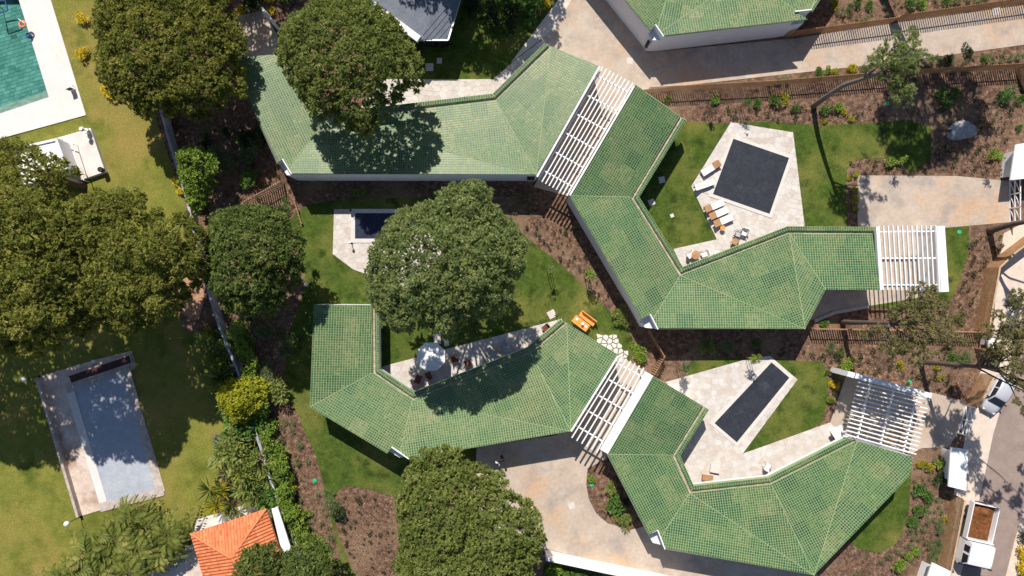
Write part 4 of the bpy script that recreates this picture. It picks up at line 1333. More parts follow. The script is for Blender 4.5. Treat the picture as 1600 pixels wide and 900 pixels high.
# orange bench and table on the lawn
t = local_thing("garden_bench", 917, 497.5, R(-37), "orange teak bench on the lawn beside the roof tip", "bench", None, 0.02)
lpart(MB().box((0, 0, 0.43), (1.75, 0.56, 0.08)), "seat", 'orange_teak', t)
lpart(MB().box((0, 0.3, 0.68), (1.75, 0.09, 0.45)), "backrest", 'orange_teak', t)
for sx in (-0.8, 0.8):
    for sy in (-0.22, 0.22): lpart(MB().box((sx, sy, 0.2), (0.09, 0.09, 0.4)), "leg", 'orange_teak', t)
t = local_thing("garden_table", 906.5, 504.5, R(-37), "orange teak table set with plates between the bench and the roof edge", "table", None, 0.02)
for k in range(6): lpart(MB().box((0, -0.32 + k * 0.128, 0.72), (1.7, 0.115, 0.04)), "board", 'orange_teak', t)
for sx in (-0.75, 0.75):
    for sy in (-0.3, 0.3): lpart(MB().box((sx, sy, 0.35), (0.09, 0.09, 0.7)), "leg", 'orange_teak', t)
for k, (dx, dy, m) in enumerate(((-0.55, 0.1, 'globe'), (-0.28, -0.12, 'leaf_gold'), (0.15, 0.1, 'globe'), (0.3, -0.14, 'red_lens'), (0.55, 0.05, 'globe'))):
    lx = Matrix.Rotation(R(-37), 3, 'Z') @ Vector((dx, dy, 0)) + P(906.5, 504.5, 0, 0.77)
    b = MB(); b.lathe((0, 0, 0), [(0.07, 0), (0.13, 0.015), (0.135, 0.03), (0.06, 0.02)], 12)
    props(link("plate", b.mesh("plate", MT[m]), None, lx), ["white plate at the far left end of the orange table", "yellow bowl left of the middle of the orange table", "white plate right of the middle of the orange table",
          "red bowl on the roof side of the orange table", "white plate at the far right end of the orange table"][k], "plate")
slab_thing(1104, 745.5, 1.0, 0.5, R(-8), "brown wooden bench against the white fascia of the narrow pool courtyard", "low_bench", "bench", 'teak', 0.07, 0.42)
slab_thing(1116, 731, 0.9, 0.8, R(-10), "pale square stone table in the narrow pool courtyard", "stone_table", "table", 'coping', 0.07, 0.3)
slab_thing(697, 531, 0.5, 1.2, R(8), "pale paving slab beside the parasol, right one of two", "paving_slab", "paving", 'flag', 0.02)
slab_thing(683, 529, 0.7, 1.0, R(4), "pale paving slab beside the parasol, left one of two", "paving_slab", "paving", 'flag', 0.02)

def parasol(px, py, r, h, label):
    hd = P(px, py, h)
    t = thing("parasol", (hd.x, hd.y, 0.07), label, "parasol")
    c = Vector((hd.x, hd.y, 0))
    n = 8
    rim = [c + Vector((math.cos(2 * math.pi * (k + .5) / n) * r, math.sin(2 * math.pi * (k + .5) / n) * r, h - 0.45)) for k in range(n)]
    apex = c + Vector((0, 0, h))
    for k in range(n):
        a, b = rim[k], rim[(k + 1) % n]
        m1, m2 = apex.lerp(a, .5) + Vector((0, 0, .03)), apex.lerp(b, .5) + Vector((0, 0, .03))
        dn = Vector((0, 0, -0.03))
        vs = [apex, m1, a, b, m2, apex.lerp((a + b) / 2, .55) + Vector((0, 0, -0.03))]
        vs = vs + [v + dn for v in vs]
        fs = [[0, 1, 5], [1, 2, 5], [2, 3, 5], [3, 4, 5], [4, 0, 5]]
        fs = fs + [[i + 6 for i in f][::-1] for f in fs] + [[2, 8, 9, 3]]
        MB().add(vs, fs).build("canopy_panel", MT['fabric'], t)
        MB().tube([apex - Vector((0, 0, .06)), a - Vector((0, 0, .05))], [0.018, 0.012], 5).build("rib", MT['white_metal'], t)
    MB().tube([c + Vector((0, 0, 0.07)), apex], [0.03, 0.025], 8).build("pole", MT['white_metal'], t)
    MB().lathe(c + Vector((0, 0, 0.07)), [(0.3, 0), (0.3, 0.06), (0.06, 0.1)], 14).build("base", MT['steel'], t)
    MB().lathe(apex, [(0.05, -0.02), (0.05, 0.04), (0.02, 0.09)], 8).build("finial", MT['white_metal'], t)
parasol(672.5, 558, 1.42, 2.6, "white octagonal parasol in the dappled shade of the central pine")

# ------------------------------------------------------------------ vehicles
def loft(sections, closed=True):
    """sections: lists of equal-length (x, y, z) rings"""
    n = len(sections[0])
    vs = [p for s in sections for p in s]
    fs = []
    for i in range(len(sections) - 1):
        for k in range(n):
            fs.append([i * n + k, i * n + (k + 1) % n, (i + 1) * n + (k + 1) % n, (i + 1) * n + k])
    fs.append(list(range(n))[::-1]); fs.append([(len(sections) - 1) * n + k for k in range(n)])
    return MB().add(vs, fs)

def wheel(t, x, y, r, w, dual=False):
    o = Vector((x, y, r))
    def disc(rr, ww, mat, name, par):
        vs, fs = [], []
        n = 18
        prof = [(rr * .93, -ww / 2), (rr, -ww / 2 * .7), (rr, ww / 2 * .7), (rr * .93, ww / 2)]
        for q, s in prof:
            for k in range(n):
                a = 2 * math.pi * k / n
                vs.append((o.x + math.cos(a) * q, o.y + s, o.z + math.sin(a) * q))
        for i in range(3):
            for k in range(n): fs.append([i * n + k, i * n + (k + 1) % n, (i + 1) * n + (k + 1) % n, (i + 1) * n + k])
        fs.append(list(range(n))[::-1]); fs.append([3 * n + k for k in range(n)])
        return link(name, MB().add(vs, fs).mesh(name, MT[mat]), par)
    wo = disc(r, w, 'tyre', "wheel", t)
    disc(r * 0.6, w * 1.06, 'steel', "rim", wo)

def car():
    """local +x is forward"""
    ang = math.atan2(-(648 - 592), (1541 - 1572))
    L, hw = 3.75, 0.83
    t = local_thing("parked_car", 1551, 615, ang, "silver hatchback parked at the kerb beside the timber screen", "car", None, 0.02)
    # x, half width, underside, shoulder z
    st = [(-1.87, .62, .36, .72), (-1.8, .74, .26, .84), (-1.5, .81, .22, .9), (-0.7, .83, .2, .9), (0.4, .83, .2, .89), (1.0, .82, .2, .86), (1.45, .79, .22, .78), (1.75, .69, .26, .66), (1.87, .54, .34, .56)]
    secs = []
    for x, w, z0, z1 in st:
        secs.append([(x, -w * .9, z0), (x, -w, z0 + .14), (x, -w, z1 - .14), (x, -w * .93, z1 - .02), (x, -w * .5, z1 + .03), (x, w * .5, z1 + .03), (x, w * .93, z1 - .02), (x, w, z1 - .14), (x, w, z0 + .14), (x, w * .9, z0)])
    body = lpart(loft(secs), "body", 'car_paint', t, True)
    # cabin frame
    gh = [(-1.72, .66, .84, .9), (-1.45, .68, .86, 1.32), (-1.2, .66, .86, 1.44), (-.4, .66, .86, 1.49), (.15, .65, .86, 1.45), (.38, .65, .86, 1.36), (1.0, .68, .84, .88)]
    secs = []
    for x, wt, z0, z1 in gh:
        wb = .76
        wt2 = wt if z1 > 1.2 else .72
        secs.append([(x, -wb, z0 - .06), (x, -wb, z0), (x, -wt2, z1 - .06), (x, -wt2 * .86, z1), (x, wt2 * .86, z1), (x, wt2, z1 - .06), (x, wb, z0), (x, wb, z0 - .06)])
    lpart(loft(secs), "cabin", 'car_paint', t, True)
    def quad(pts, name, mat, off=0.012):
        pts = [Vector(p) for p in pts]
        n = (pts[1] - pts[0]).cross(pts[2] - pts[0]).normalized()
        c = sum(pts, Vector()) / 4
        if n.z < 0 and abs(n.z) > .2: n = -n
        elif abs(n.z) <= .2 and n.dot(c - Vector((c.x, 0, 1))) < 0: n = -n
        vs = [p + n * off for p in pts] + [p - n * 0.02 for p in pts]
        return lpart(MB().add(vs, [[0, 1, 2, 3], [7, 6, 5, 4], [0, 4, 5, 1], [1, 5, 6, 2], [2, 6, 7, 3], [3, 7, 4, 0]]), name, mat, t)
    quad([(.42, -.6, 1.36), (.42, .6, 1.36), (.97, .68, .92), (.97, -.68, .92)], "windscreen", 'glass', 0.03)
    quad([(-1.48, -.58, 1.3), (-1.48, .58, 1.3), (-1.7, .64, .98), (-1.7, -.64, .98)], "rear_window", 'glass', 0.03)
    for s in (-1, 1):
        quad([(-1.3, s * .665, 1.34), (-.55, s * .668, 1.4), (-.55, s * .755, .93), (-1.4, s * .755, .93)], "side_window", 'glass', 0.02)
        quad([(-.42, s * .668, 1.4), (.22, s * .662, 1.36), (.75, s * .755, .93), (-.42, s * .755, .93)], "side_window", 'glass', 0.02)
        m = lpart(MB().box((.62, s * .93, .98), (.12, .2, .14)), "mirror", 'black_metal', t)
        lpart(MB().box((1.72, s * .52, .63), (.22, .26, .1), s * -.5), "headlight", 'lens', t)
        lpart(MB().box((-1.81, s * .62, .76), (.1, .2, .24), s * .3), "tail_light", 'red_lens', t)
        lpart(MB().box((-.12, s * .838, .78), (.18, .03, .03)), "door_handle", 'steel', t)
        for x in (-1.2, 1.18): wheel(t, x, s * .72, .3, .2)
    lpart(MB().box((1.84, 0, .48), (.06, .7, .12)), "grille", 'black_metal', t)
car()

def truck():
    ang = math.atan2(-(886 - 782), (1512 - 1535))
    t = local_thing("tipper_truck", 1514.5, 829, ang, "white tipper truck with a load of rust brown soil at the kerb", "truck", None, 0.03)
    t.scale = (1.0, 1.2, 1.05)
    lpart(MB().box((-0.1, 0, .62), (5.9, .8, .22)), "chassis", 'black_metal', t)
    # cab
    w = 1.0
    st = [(0.62, 2.2), (0.8, 2.28), (2.3, 2.28), (2.62, 2.2), (2.98, 1.35), (3.06, 1.1)]
    secs = []
    for x, zt in st:
        ww = w if x < 2.9 else .96
        zz = .55
        secs.append([(x, -ww, zz), (x, -ww, min(1.35, zt - .1)), (x, -ww * (.93 if zt > 1.6 else .98), zt - .1), (x, -ww * .84, zt), (x, ww * .84, zt), (x, ww * (.93 if zt > 1.6 else .98), zt - .1), (x, ww, min(1.35, zt - .1)), (x, ww, zz)])
    lpart(loft(secs), "cab", 'white_paint', t)
    lpart(MB().add([(2.66, -.84, 2.14), (2.66, .84, 2.14), (3.02, .9, 1.36), (3.02, -.9, 1.36), (2.6, -.84, 2.1), (2.6, .84, 2.1), (2.94, .9, 1.32), (2.94, -.9, 1.32)],
               [[0, 3, 2, 1], [4, 5, 6, 7], [0, 1, 5, 4], [1, 2, 6, 5], [2, 3, 7, 6], [3, 0, 4, 7]]), "windscreen", 'glass', t)
    for s in (-1, 1):
        for x0, x1, xs in ((1.0, 1.6, 0), (1.85, 2.5, .28)):
            lpart(MB().add([(x0, s * .985, 2.05), (x1, s * .985, 2.05), (x1 + xs, s * 1.012, 1.42), (x0, s * 1.012, 1.42), (x0, s * .94, 2.05), (x1, s * .94, 2.05), (x1 + xs, s * .96, 1.42), (x0, s * .96, 1.42)],
                       [[0, 1, 2, 3], [7, 6, 5, 4], [0, 4, 5, 1], [1, 5, 6, 2], [2, 6, 7, 3], [3, 7, 4, 0]]), "side_window", 'glass', t)
        lpart(MB().box((2.85, s * 1.17, 1.62), (.12, .22, .32)), "mirror", 'black_metal', t)
        lpart(MB().box((3.03, s * .72, .82), (.1, .3, .18)), "headlight", 'lens', t)
        wheel(t, 2.1, s * .86, .38, .24)
        wheel(t, -1.6, s * .86, .38, .34)
    lpart(MB().box((3.05, 0, .62), (.16, 1.96, .2)), "bumper", 'black_metal', t)
    # tipping bed
    lpart(MB().box((-1.27, 0, .92), (3.46, 2.06, .1)), "bed_floor", 'steel', t)
    for s in (-1, 1): lpart(MB().box((-1.27, s * 1.02, 1.22), (3.46, .07, .56)), "side_board", 'white_paint', t)
    lpart(MB().box((-2.98, 0, 1.22), (.07, 1.96, .56)), "tailgate", 'white_paint', t)
    lpart(MB().box((.46, 0, 1.3), (.08, 2.1, .8)), "headboard", 'white_paint', t)
    for s in (-1, 1): lpart(MB().box((-2.98, s * .8, .78), (.06, .24, .12)), "tail_light", 'red_lens', t)
    # load
    ld = thing("soil_load", t.location + Vector((0, 0, 1.0)), "heap of rust brown soil lying in the truck bed", "soil")
    ld.rotation_euler = (0, 0, ang)
    ld.scale = (1.0, 1.2, 1.0)
    n, m = 22, 14
    vs, fs = [], []
    r = random.Random(4)
    for i in range(n):
        for j in range(m):
            x = -2.9 + 3.3 * i / (n - 1); y = -.96 + 1.92 * j / (m - 1)
            e = min(1, min(i, n - 1 - i) / 4) * min(1, min(j, m - 1 - j) / 3)
            vs.append((x, y, .02 + e * (.3 + .26 * math.sin(x * 1.7) * math.cos(y * 2.2) + r.uniform(-.1, .1))))
    for i in range(n - 1):
        for j in range(m - 1): fs.append([i * m + j, (i + 1) * m + j, (i + 1) * m + j + 1, i * m + j + 1])
    lpart(MB().add(vs, fs), "heap", 'soil', ld, True)
truck()

# ------------------------------------------------------------------ two people standing in the shade of the central house
def person(px, py, rz, label, top, legs, z=0.036):
    t = local_thing("person", px, py, rz, label, "person", "people talking in the shade", z)
    # facing +x; skeleton with radii
    J = {'pel': (0, 0, .95, .14), 'waist': (0, 0, 1.1, .13), 'chest': (.01, 0, 1.32, .155), 'neck': (.01, 0, 1.48, .058), 'head': (.03, 0, 1.6, .095), 'crown': (.02, 0, 1.7, .075),
         'hl': (0, .1, .9, .1), 'kl': (.05, .11, .5, .065), 'al': (0, .12, .1, .045), 'tl': (.16, .13, .04, .035), 'hr': (0, -.1, .9, .1), 'kr': (.0, -.11, .5, .065), 'ar': (-.05, -.12, .1, .045), 'tr': (.11, -.13, .04, .035),
         'sl': (0, .2, 1.42, .068), 'el': (.02, .28, 1.15, .046), 'wl': (.2, .2, 1.02, .032), 'pl': (.28, .17, 1.02, .034), 'sr': (0, -.2, 1.42, .068), 'er': (-.02, -.29, 1.16, .046), 'wr': (.06, -.28, .92, .032), 'pr': (.08, -.27, .83, .034)}
    E = [('pel', 'waist'), ('waist', 'chest'), ('chest', 'neck'), ('neck', 'head'), ('head', 'crown'), ('pel', 'hl'), ('hl', 'kl'), ('kl', 'al'), ('al', 'tl'), ('pel', 'hr'), ('hr', 'kr'), ('kr', 'ar'), ('ar', 'tr'),
         ('chest', 'sl'), ('sl', 'el'), ('el', 'wl'), ('wl', 'pl'), ('chest', 'sr'), ('sr', 'er'), ('er', 'wr'), ('wr', 'pr')]
    # fingers
    for s, b, d in (('l', 'pl', Vector((.95, -.15, -.1))), ('r', 'pr', Vector((.15, 0, -1)))):
        bx = Vector(J[b][:3]); side = Vector((0, 1, 0)) if s == 'r' else Vector((0, .3, 1)); side.normalize()
        for k, ln in enumerate((.065, .075, .08, .07)):
            o = bx + (Vector((side.x, side.y, side.z)) if s == 'l' else Vector((1, 0, 0))) * (-.03 + k * .02)
            J[f'f{s}{k}a'] = (*(o + d * .05), .011); J[f'f{s}{k}b'] = (*(o + d * (.05 + ln)), .008)
            E += [(b, f'f{s}{k}a'), (f'f{s}{k}a', f'f{s}{k}b')]
        J[f't{s}'] = (*(bx + d * .03 + Vector((.03, .04 if s == 'r' else -.02, .03))), .011)
        E.append((b, f't{s}'))
    names = list(J)
    me = bpy.data.meshes.new("body")
    me.from_pydata([J[k][:3] for k in names], [(names.index(a), names.index(b)) for a, b in E], [])
    o = link("body", me, t)
    sk = o.modifiers.new("skin", 'SKIN')
    sk.use_smooth_shade = True
    for i, k in enumerate(names):
        d = me.skin_vertices[0].data[i]
        d.radius = (J[k][3], J[k][3])
        d.use_root = (k == 'pel')
    o.modifiers.new("sub", 'SUBSURF').render_levels = 1
    # skin, shirt and trousers told apart by height on the figure
    m, nt, b = _nodes("clothed_" + label[:12])
    tc = nt.nodes.new("ShaderNodeTexCoord")
    sx = nt.nodes.new("ShaderNodeSeparateXYZ")
    nt.links.new(tc.outputs["Object"], sx.inputs[0])
    rp = nt.nodes.new("ShaderNodeValToRGB"); rp.color_ramp.interpolation = 'CONSTANT'
    mr = nt.nodes.new("ShaderNodeMath"); mr.operation = 'DIVIDE'; mr.inputs[1].default_value = 2.0
    nt.links.new(sx.outputs[2], mr.inputs[0]); nt.links.new(mr.outputs[0], rp.inputs[0])
    el = rp.color_ramp.elements
    cols = [(0, (.03, .03, .03)), (.045, legs), (.47, top), (.735, (.5, .3, .21))]
    while len(el) < 4: el.new(.5)
    for e, (p, c) in zip(el, cols): e.position = p; e.color = (*c, 1)
    nt.links.new(rp.outputs[0], b.inputs["Base Color"]); b.inputs["Roughness"].default_value = .85
    me.materials.append(m)
    hb = MB(); vs, fs = [], []
    hb.lathe((.0, 0, 1.6), [(.1, -.06), (.118, .02), (.115, .08), (.085, .135), (.03, .158)], 14)
    link("hair", hb.mesh("hair", MT['hair'], (0, 0, 0), True), t)
    fc = MB()
    for s in (-1, 1):
        fc.lathe((.118, s * .035, 1.615), [(.006, -.01), (.013, 0), (.006, .01)], 8)
        fc.box((.03, s * .1, 1.6), (.04, .02, .06))
    fc.box((.135, 0, 1.585), (.03, .022, .045)); fc.box((.122, 0, 1.545), (.015, .05, .012))
    link("face_features", fc.mesh("face_features", MT['skin']), t)
    return t
person(777.5, 719, R(40), "person in a pale shirt and dark trousers standing on the shaded drive", (.7, .72, .76), (.03, .035, .06))
person(785.5, 712, R(215), "person dressed in black standing on the shaded drive", (.018, .018, .02), (.02, .02, .024))

# ------------------------------------------------------------------ vegetation
def unit(v):
    return v / np.maximum(1e-9, np.linalg.norm(v, axis=1, keepdims=True))

def blades_mesh(name, base, dirs, length, width, tint, mat, leaf=False, face=None):
    """one small leaf or needle spray per row; leaf = kite of two triangles, else a single pointed blade"""
    N = len(base)
    if face is None: face = np.array([[0, 0, 1.0]])
    rp = unit(np.cross(dirs, face + 0.4 * nrg.normal(size=(N, 3))))
    L = length[:, None]; Wd = width[:, None]
    tip = base + dirs * L
    if leaf:
        mid = base + dirs * L * 0.45
        V = np.stack([base, mid + rp * Wd / 2, tip, mid - rp * Wd / 2], 1).reshape(-1, 3)
        k = 4
    else:
        V = np.stack([base - rp * Wd / 2, base + rp * Wd / 2, tip], 1).reshape(-1, 3)
        k = 3
    me = bpy.data.meshes.new(name)
    me.vertices.add(len(V)); me.vertices.foreach_set("co", V.astype(np.float32).ravel())
    me.loops.add(N * k); me.loops.foreach_set("vertex_index", np.arange(N * k, dtype=np.int32))
    me.polygons.add(N)
    me.polygons.foreach_set("loop_start", np.arange(0, N * k, k, dtype=np.int32))
    me.polygons.foreach_set("loop_total", np.full(N, k, dtype=np.int32))
    at = me.attributes.new("tint", 'FLOAT', 'FACE')
    at.data.foreach_set("value", np.clip(tint, 0, 1).astype(np.float32))
    me.materials.append(mat)
    me.update(calc_edges=True)
    me.validate()
    return me

def lobe_cloud(lobes, density, nb, spread=0.8, low=-0.3, flat=0.8, inner=0.25):
    """lobes: (x, y, z, r) rows; returns blade bases, directions and tints"""
    B, D, T, F = [], [], [], []
    for x, y, z, r in lobes:
        n = max(4, int(density * 2 * math.pi * r * r * (1 - low) / 1.3))
        d = unit(nrg.normal(size=(n * 3, 3)))
        d = d[d[:, 2] > low][:n]
        n = len(d)
        rad = np.where(nrg.random(n) < inner, nrg.uniform(0.45, 0.85, n), nrg.uniform(0.85, 1.06, n))
        p = np.array([x, y, z]) + d * (r * rad)[:, None] * np.array([1, 1, flat])
        lt = nrg.normal(0, 0.13)
        tt = nrg.normal(0.5 + lt, 0.2, n)
        pb = np.repeat(p, nb, 0); db = np.repeat(d, nb, 0)
        F.append(db)
        db = unit(db * 0.4 + np.array([0, 0, 0.1]) + unit(nrg.normal(size=(n * nb, 3))) * spread)
        B.append(pb + nrg.normal(0, 0.03, (n * nb, 3))); D.append(db); T.append(np.repeat(tt, nb) + nrg.normal(0, 0.09, n * nb))
    lobe_cloud.face = np.concatenate(F)
    return np.concatenate(B), np.concatenate(D), np.concatenate(T)

def limb_path(a, b, sag, r, k=4):
    pts = []
    for i in range(k + 1):
        f = i / k
        p = a.lerp(b, f)
        p += Vector((r.uniform(-.12, .12), r.uniform(-.12, .12), 0)) * (f * (1 - f) * 4) * (b - a).length * .3
        p.z += sag * f * (1 - f)
        pts.append(p)
    return pts

_edge = {}
def dist_edge(p, poly):
    k = id(poly)
    if k not in _edge:
        A = np.array(poly); Bq = np.roll(A, -1, axis=0)
        _edge[k] = (poly, A, Bq - A, ((Bq - A) ** 2).sum(1) + 1e-9)
    _, A, E, l2 = _edge[k]
    q = np.array(p) - A
    t = np.clip((q * E).sum(1) / l2, 0, 1)
    return float(np.sqrt(((q - E * t[:, None]) ** 2).sum(1).min()))

def tree(label, outline_px, h, thick, mat, seed, base_px=None, lobe_r=0.8, density=26, nb=14, blade=(0.18, 0.085), leaf=False, name="pine_tree", spread=0.85, bark='bark', trunk_r=0.3, flat=0.95, sep=1.3, inner=0.2, group="large trees", jit=0.6):
    """crown outline in pixels as seen at height h; real crown spreads round it in 3D"""
    r = random.Random(seed)
    poly = ccw(W(curve(outline_px, 4), h))
    xs = [p[0] for p in poly]; ys = [p[1] for p in poly]
    cx, cy = sum(xs) / len(xs), sum(ys) / len(ys)
    if base_px is None: b0 = Vector((cx, cy, 0))
    else: b0 = P(*base_px)
    t = thing(name, b0, label, "tree", group)
    lob = []
    tries = 0
    R0 = max(dist_edge((x, y), poly) for x, y in [(cx, cy)] + [(r.uniform(min(xs), max(xs)), r.uniform(min(ys), max(ys))) for _ in range(60)] if inside((x, y), poly))
    miss = 0
    x0, x1, y0, y1 = min(xs), max(xs), min(ys), max(ys)
    LX = np.zeros((4000, 3))
    while tries < 14000 and miss < 900:
        tries += 1
        p = (r.uniform(x0, x1), r.uniform(y0, y1))
        if not inside(p, poly): continue
        d = dist_edge(p, poly)
        rr = lobe_r * r.choice((.55, .75, .9, 1, 1.15, 1.4))
        loose = r.random() < .3
        if d < rr * 0.85:
            rr = lobe_r * r.uniform(.45, .65)
            if d < rr * (0.15 if loose else 0.8): continue
        nl = len(lob)
        if nl and np.any((LX[:nl, 0] - p[0]) ** 2 + (LX[:nl, 1] - p[1]) ** 2 < ((rr + LX[:nl, 2]) * 0.5 * sep) ** 2):
            miss += 1
            continue
        miss = 0
        LX[nl] = (p[0], p[1], rr)
        f = min(1, (d - rr * .5) / R0)
        f = max(0, f)
        z = h - thick * 0.55 + thick * math.sqrt(max(0, 1 - (1 - f) ** 2)) + r.gauss(0, 0.28) * lobe_r * jit
        lob.append((p[0], p[1], z, rr))
    # skirt lobes below the rim
    for x, y, z, rr in list(lob):
        if dist_edge((x, y), poly) < R0 * 0.45 and r.random() < 0.6:
            lob.append((x + (cx - x) * .08, y + (cy - y) * .08, z - rr * 1.1, rr * .85))
    B, D, T = lobe_cloud(lob, density, nb, spread, -0.25, flat, inner)
    FC = lobe_cloud.face
    N = len(B)
    Ln = nrg.uniform(.7, 1.25, N) * blade[0]; Wn = nrg.uniform(.7, 1.3, N) * blade[1]
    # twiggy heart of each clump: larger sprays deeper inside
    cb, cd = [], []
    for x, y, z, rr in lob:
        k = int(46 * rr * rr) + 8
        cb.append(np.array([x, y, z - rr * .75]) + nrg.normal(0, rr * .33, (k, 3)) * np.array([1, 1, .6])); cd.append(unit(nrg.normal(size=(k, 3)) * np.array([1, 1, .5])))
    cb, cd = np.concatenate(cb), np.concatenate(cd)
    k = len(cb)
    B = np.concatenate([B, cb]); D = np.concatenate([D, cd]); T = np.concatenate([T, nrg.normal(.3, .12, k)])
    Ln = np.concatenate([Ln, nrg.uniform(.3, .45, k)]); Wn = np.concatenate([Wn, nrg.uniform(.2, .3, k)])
    B -= np.array(b0)
    FC = np.concatenate([FC, np.tile(np.array([[0, 0, 1.0]]), (k, 1))])
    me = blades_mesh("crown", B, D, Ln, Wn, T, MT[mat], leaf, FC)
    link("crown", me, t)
    # trunk and limbs
    top = Vector((cx, cy, h - thick * 0.35))
    fork = b0.lerp(top, 0.55) + Vector((r.uniform(-.3, .3), r.uniform(-.3, .3), 0))
    tk = MB()
    tk.tube([b0 - Vector((0, 0, .1)), b0.lerp(fork, .3) + Vector((r.uniform(-.15, .15), r.uniform(-.15, .15), 0)), fork, fork.lerp(top, .5), top], [trunk_r * 1.25, trunk_r, trunk_r * .8, trunk_r * .5, trunk_r * .2], 9)
    tk.build("trunk", MT[bark], t, True)
    for q in r.sample(lob, min(len(lob), 16)):
        e = Vector(q[:3]) - Vector((0, 0, q[3] * .3))
        s = b0.lerp(top, r.uniform(0.5, 0.85)) if r.random() < .4 else fork
        lp = MB(); pts = limb_path(s, e, -0.4, r)
        lp.tube(pts, [trunk_r * .42 * (1 - .16 * i) for i in range(len(pts))], 6, cap=False)
        lp.build("limb", MT[bark], t, True)
    return t

def airy_tree(label, base_px, path, lobes, mat, seed, bark='bark_grey', trunk_r=0.24, density=20, nb=15, blade=(0.2, 0.055), name="pine_tree", group="large trees", spread=0.9):
    """path: (px, py, h) along the trunk; lobes: (px, py, h, r) foliage clumps as seen in the picture"""
    r = random.Random(seed)
    b0 = P(*base_px)
    t = thing(name, b0, label, "tree", group)
    pts = [b0 - Vector((0, 0, .1))] + [P(*p) for p in path]
    n = len(pts)
    sm = [Vector(p) for p in curve([tuple(p) for p in pts], 4, False)]
    m = len(sm)
    MB().tube(sm, [trunk_r * (1.15 - .75 * i / (m - 1)) for i in range(m)], 9).build("trunk", MT[bark], t, True)
    lob = []
    for px, py, h, rr in lobes:
        c = P(px, py, h)
        for k in range(max(2, int(rr * 4))):
            q = c + Vector((r.gauss(0, rr * .45), r.gauss(0, rr * .45), r.gauss(0, rr * .22)))
            lob.append((q.x, q.y, q.z, r.uniform(.3, .62) * min(1.0, rr)))
        st = sm[int(m * r.uniform(.62, .95)) - 1]
        lp = MB(); ps = limb_path(st, c, -.3, r)
        lp.tube(ps, [trunk_r * .36 * (1 - .17 * i) for i in range(len(ps))], 6, cap=False)
        lp.build("limb", MT[bark], t, True)
    B, D, T = lobe_cloud(lob, density, nb, spread, -0.6, .7, .4)
    B -= np.array(b0)
    N = len(B)
    link("crown", blades_mesh("crown", B, D, nrg.uniform(.7, 1.25, N) * blade[0], nrg.uniform(.7, 1.3, N) * blade[1], T, MT[mat], False, lobe_cloud.face), t)
    return t

# big crowns in view
tree("broad olive green pine spreading over the wall at the top left", [(134, 30), (170, -34), (250, -50), (325, -40), (352, 20), (374, 60), (362, 110), (370, 138), (340, 150), (325, 165), (290, 178), (255, 165), (225, 178), (190, 160), (160, 140), (138, 100), (150, 70)],
     7.6, 3.2, 'pine_olive', 31, (268, 170), 0.72, jit=1.3, sep=1.12)
tree("loose tree at the left edge covering part of the white pavilion", [(-40, 225), (10, 213), (45, 228), (80, 245), (100, 262), (104, 285), (92, 310), (50, 330), (-40, 330)], 7.6, 2.6, 'pine_olive', 32, None, 0.8, density=14)
tree("widest olive pine on the left standing over the dry lawn", [(88, 325), (128, 295), (160, 306), (190, 294), (218, 315), (242, 340), (274, 326), (304, 352), (312, 388), (306, 426), (282, 452), (268, 486), (230, 504), (192, 520), (150, 516), (112, 528), (76, 500), (52, 450), (56, 390)],
     11.3, 3.6, 'pine_olive', 33, (245, 480), 0.78, jit=1.6, sep=1.18)
tree("olive pine cut by the left edge above the shaded lawn", [(-100, 290), (-20, 285), (40, 300), (92, 335), (104, 400), (110, 450), (104, 505), (76, 545), (20, 560), (-30, 548), (-100, 540)], 14.2, 3.6, 'pine_olive', 34, None, 0.78, jit=1.4, sep=1.15)
tree("pine beyond the left edge shading the dry lawn", [(-330, 330), (-250, 290), (-120, 300), (-95, 400), (-100, 520), (-150, 560), (-260, 565), (-330, 500)], 14.2, 3.6, 'pine_olive', 45, None, 0.95, density=18, sep=1.1)
tree("round deep green pine beside the boundary wall", [(318, 345), (345, 322), (385, 318), (425, 322), (448, 345), (470, 385), (468, 425), (445, 450), (430, 480), (395, 495), (355, 490), (330, 465), (312, 440), (318, 395)],
     9.0, 4.0, 'pine_deep', 35, (405, 440), 0.62, jit=1.4, sep=1.12)
tree("large rounded pine standing against the long house at the top", [(430, 40), (455, 10), (500, -12), (560, -15), (610, 15), (635, 50), (655, 90), (652, 125), (620, 150), (595, 165), (580, 205), (545, 200), (515, 180), (480, 178), (455, 135), (425, 90)],
     10.6, 4.2, 'pine_mid', 36, (590, 150), 0.5, density=30, nb=14, blade=(0.15, 0.075), sep=1.3, jit=1.6)
tree("largest grey green pine in the centre over the patio and lawn", [(566, 425), (572, 392), (586, 366), (600, 342), (620, 322), (648, 316), (668, 308), (690, 288), (725, 276), (760, 285), (775, 320), (805, 345), (822, 380), (818, 420), (800, 455), (790, 490), (755, 500), (720, 510), (700, 535), (660, 515), (625, 525), (590, 500), (568, 460)],
     12.6, 4.6, 'pine_grey', 37, (722, 440), 0.6, density=28, nb=14, blade=(0.17, 0.075), sep=1.32, jit=1.7)
tree("lush pine at the bottom centre beside the lower driveway", [(612, 800), (625, 760), (635, 730), (665, 712), (705, 708), (735, 725), (765, 735), (785, 760), (815, 785), (845, 810), (852, 850), (838, 900), (825, 960), (720, 1000), (630, 960), (612, 900), (622, 850)],
     9.5, 4.0, 'pine_mid', 38, (728, 790), 0.68, density=27, jit=1.6, sep=1.2)
tree("small rounded tree beside the terracotta roof at the bottom edge", [(365, 870), (395, 850), (425, 862), (435, 890), (425, 930), (380, 930), (362, 900)], 4.6, 2.2, 'pine_deep', 39, None, 0.6, density=26, nb=10, blade=(.2, .08), trunk_r=.15)
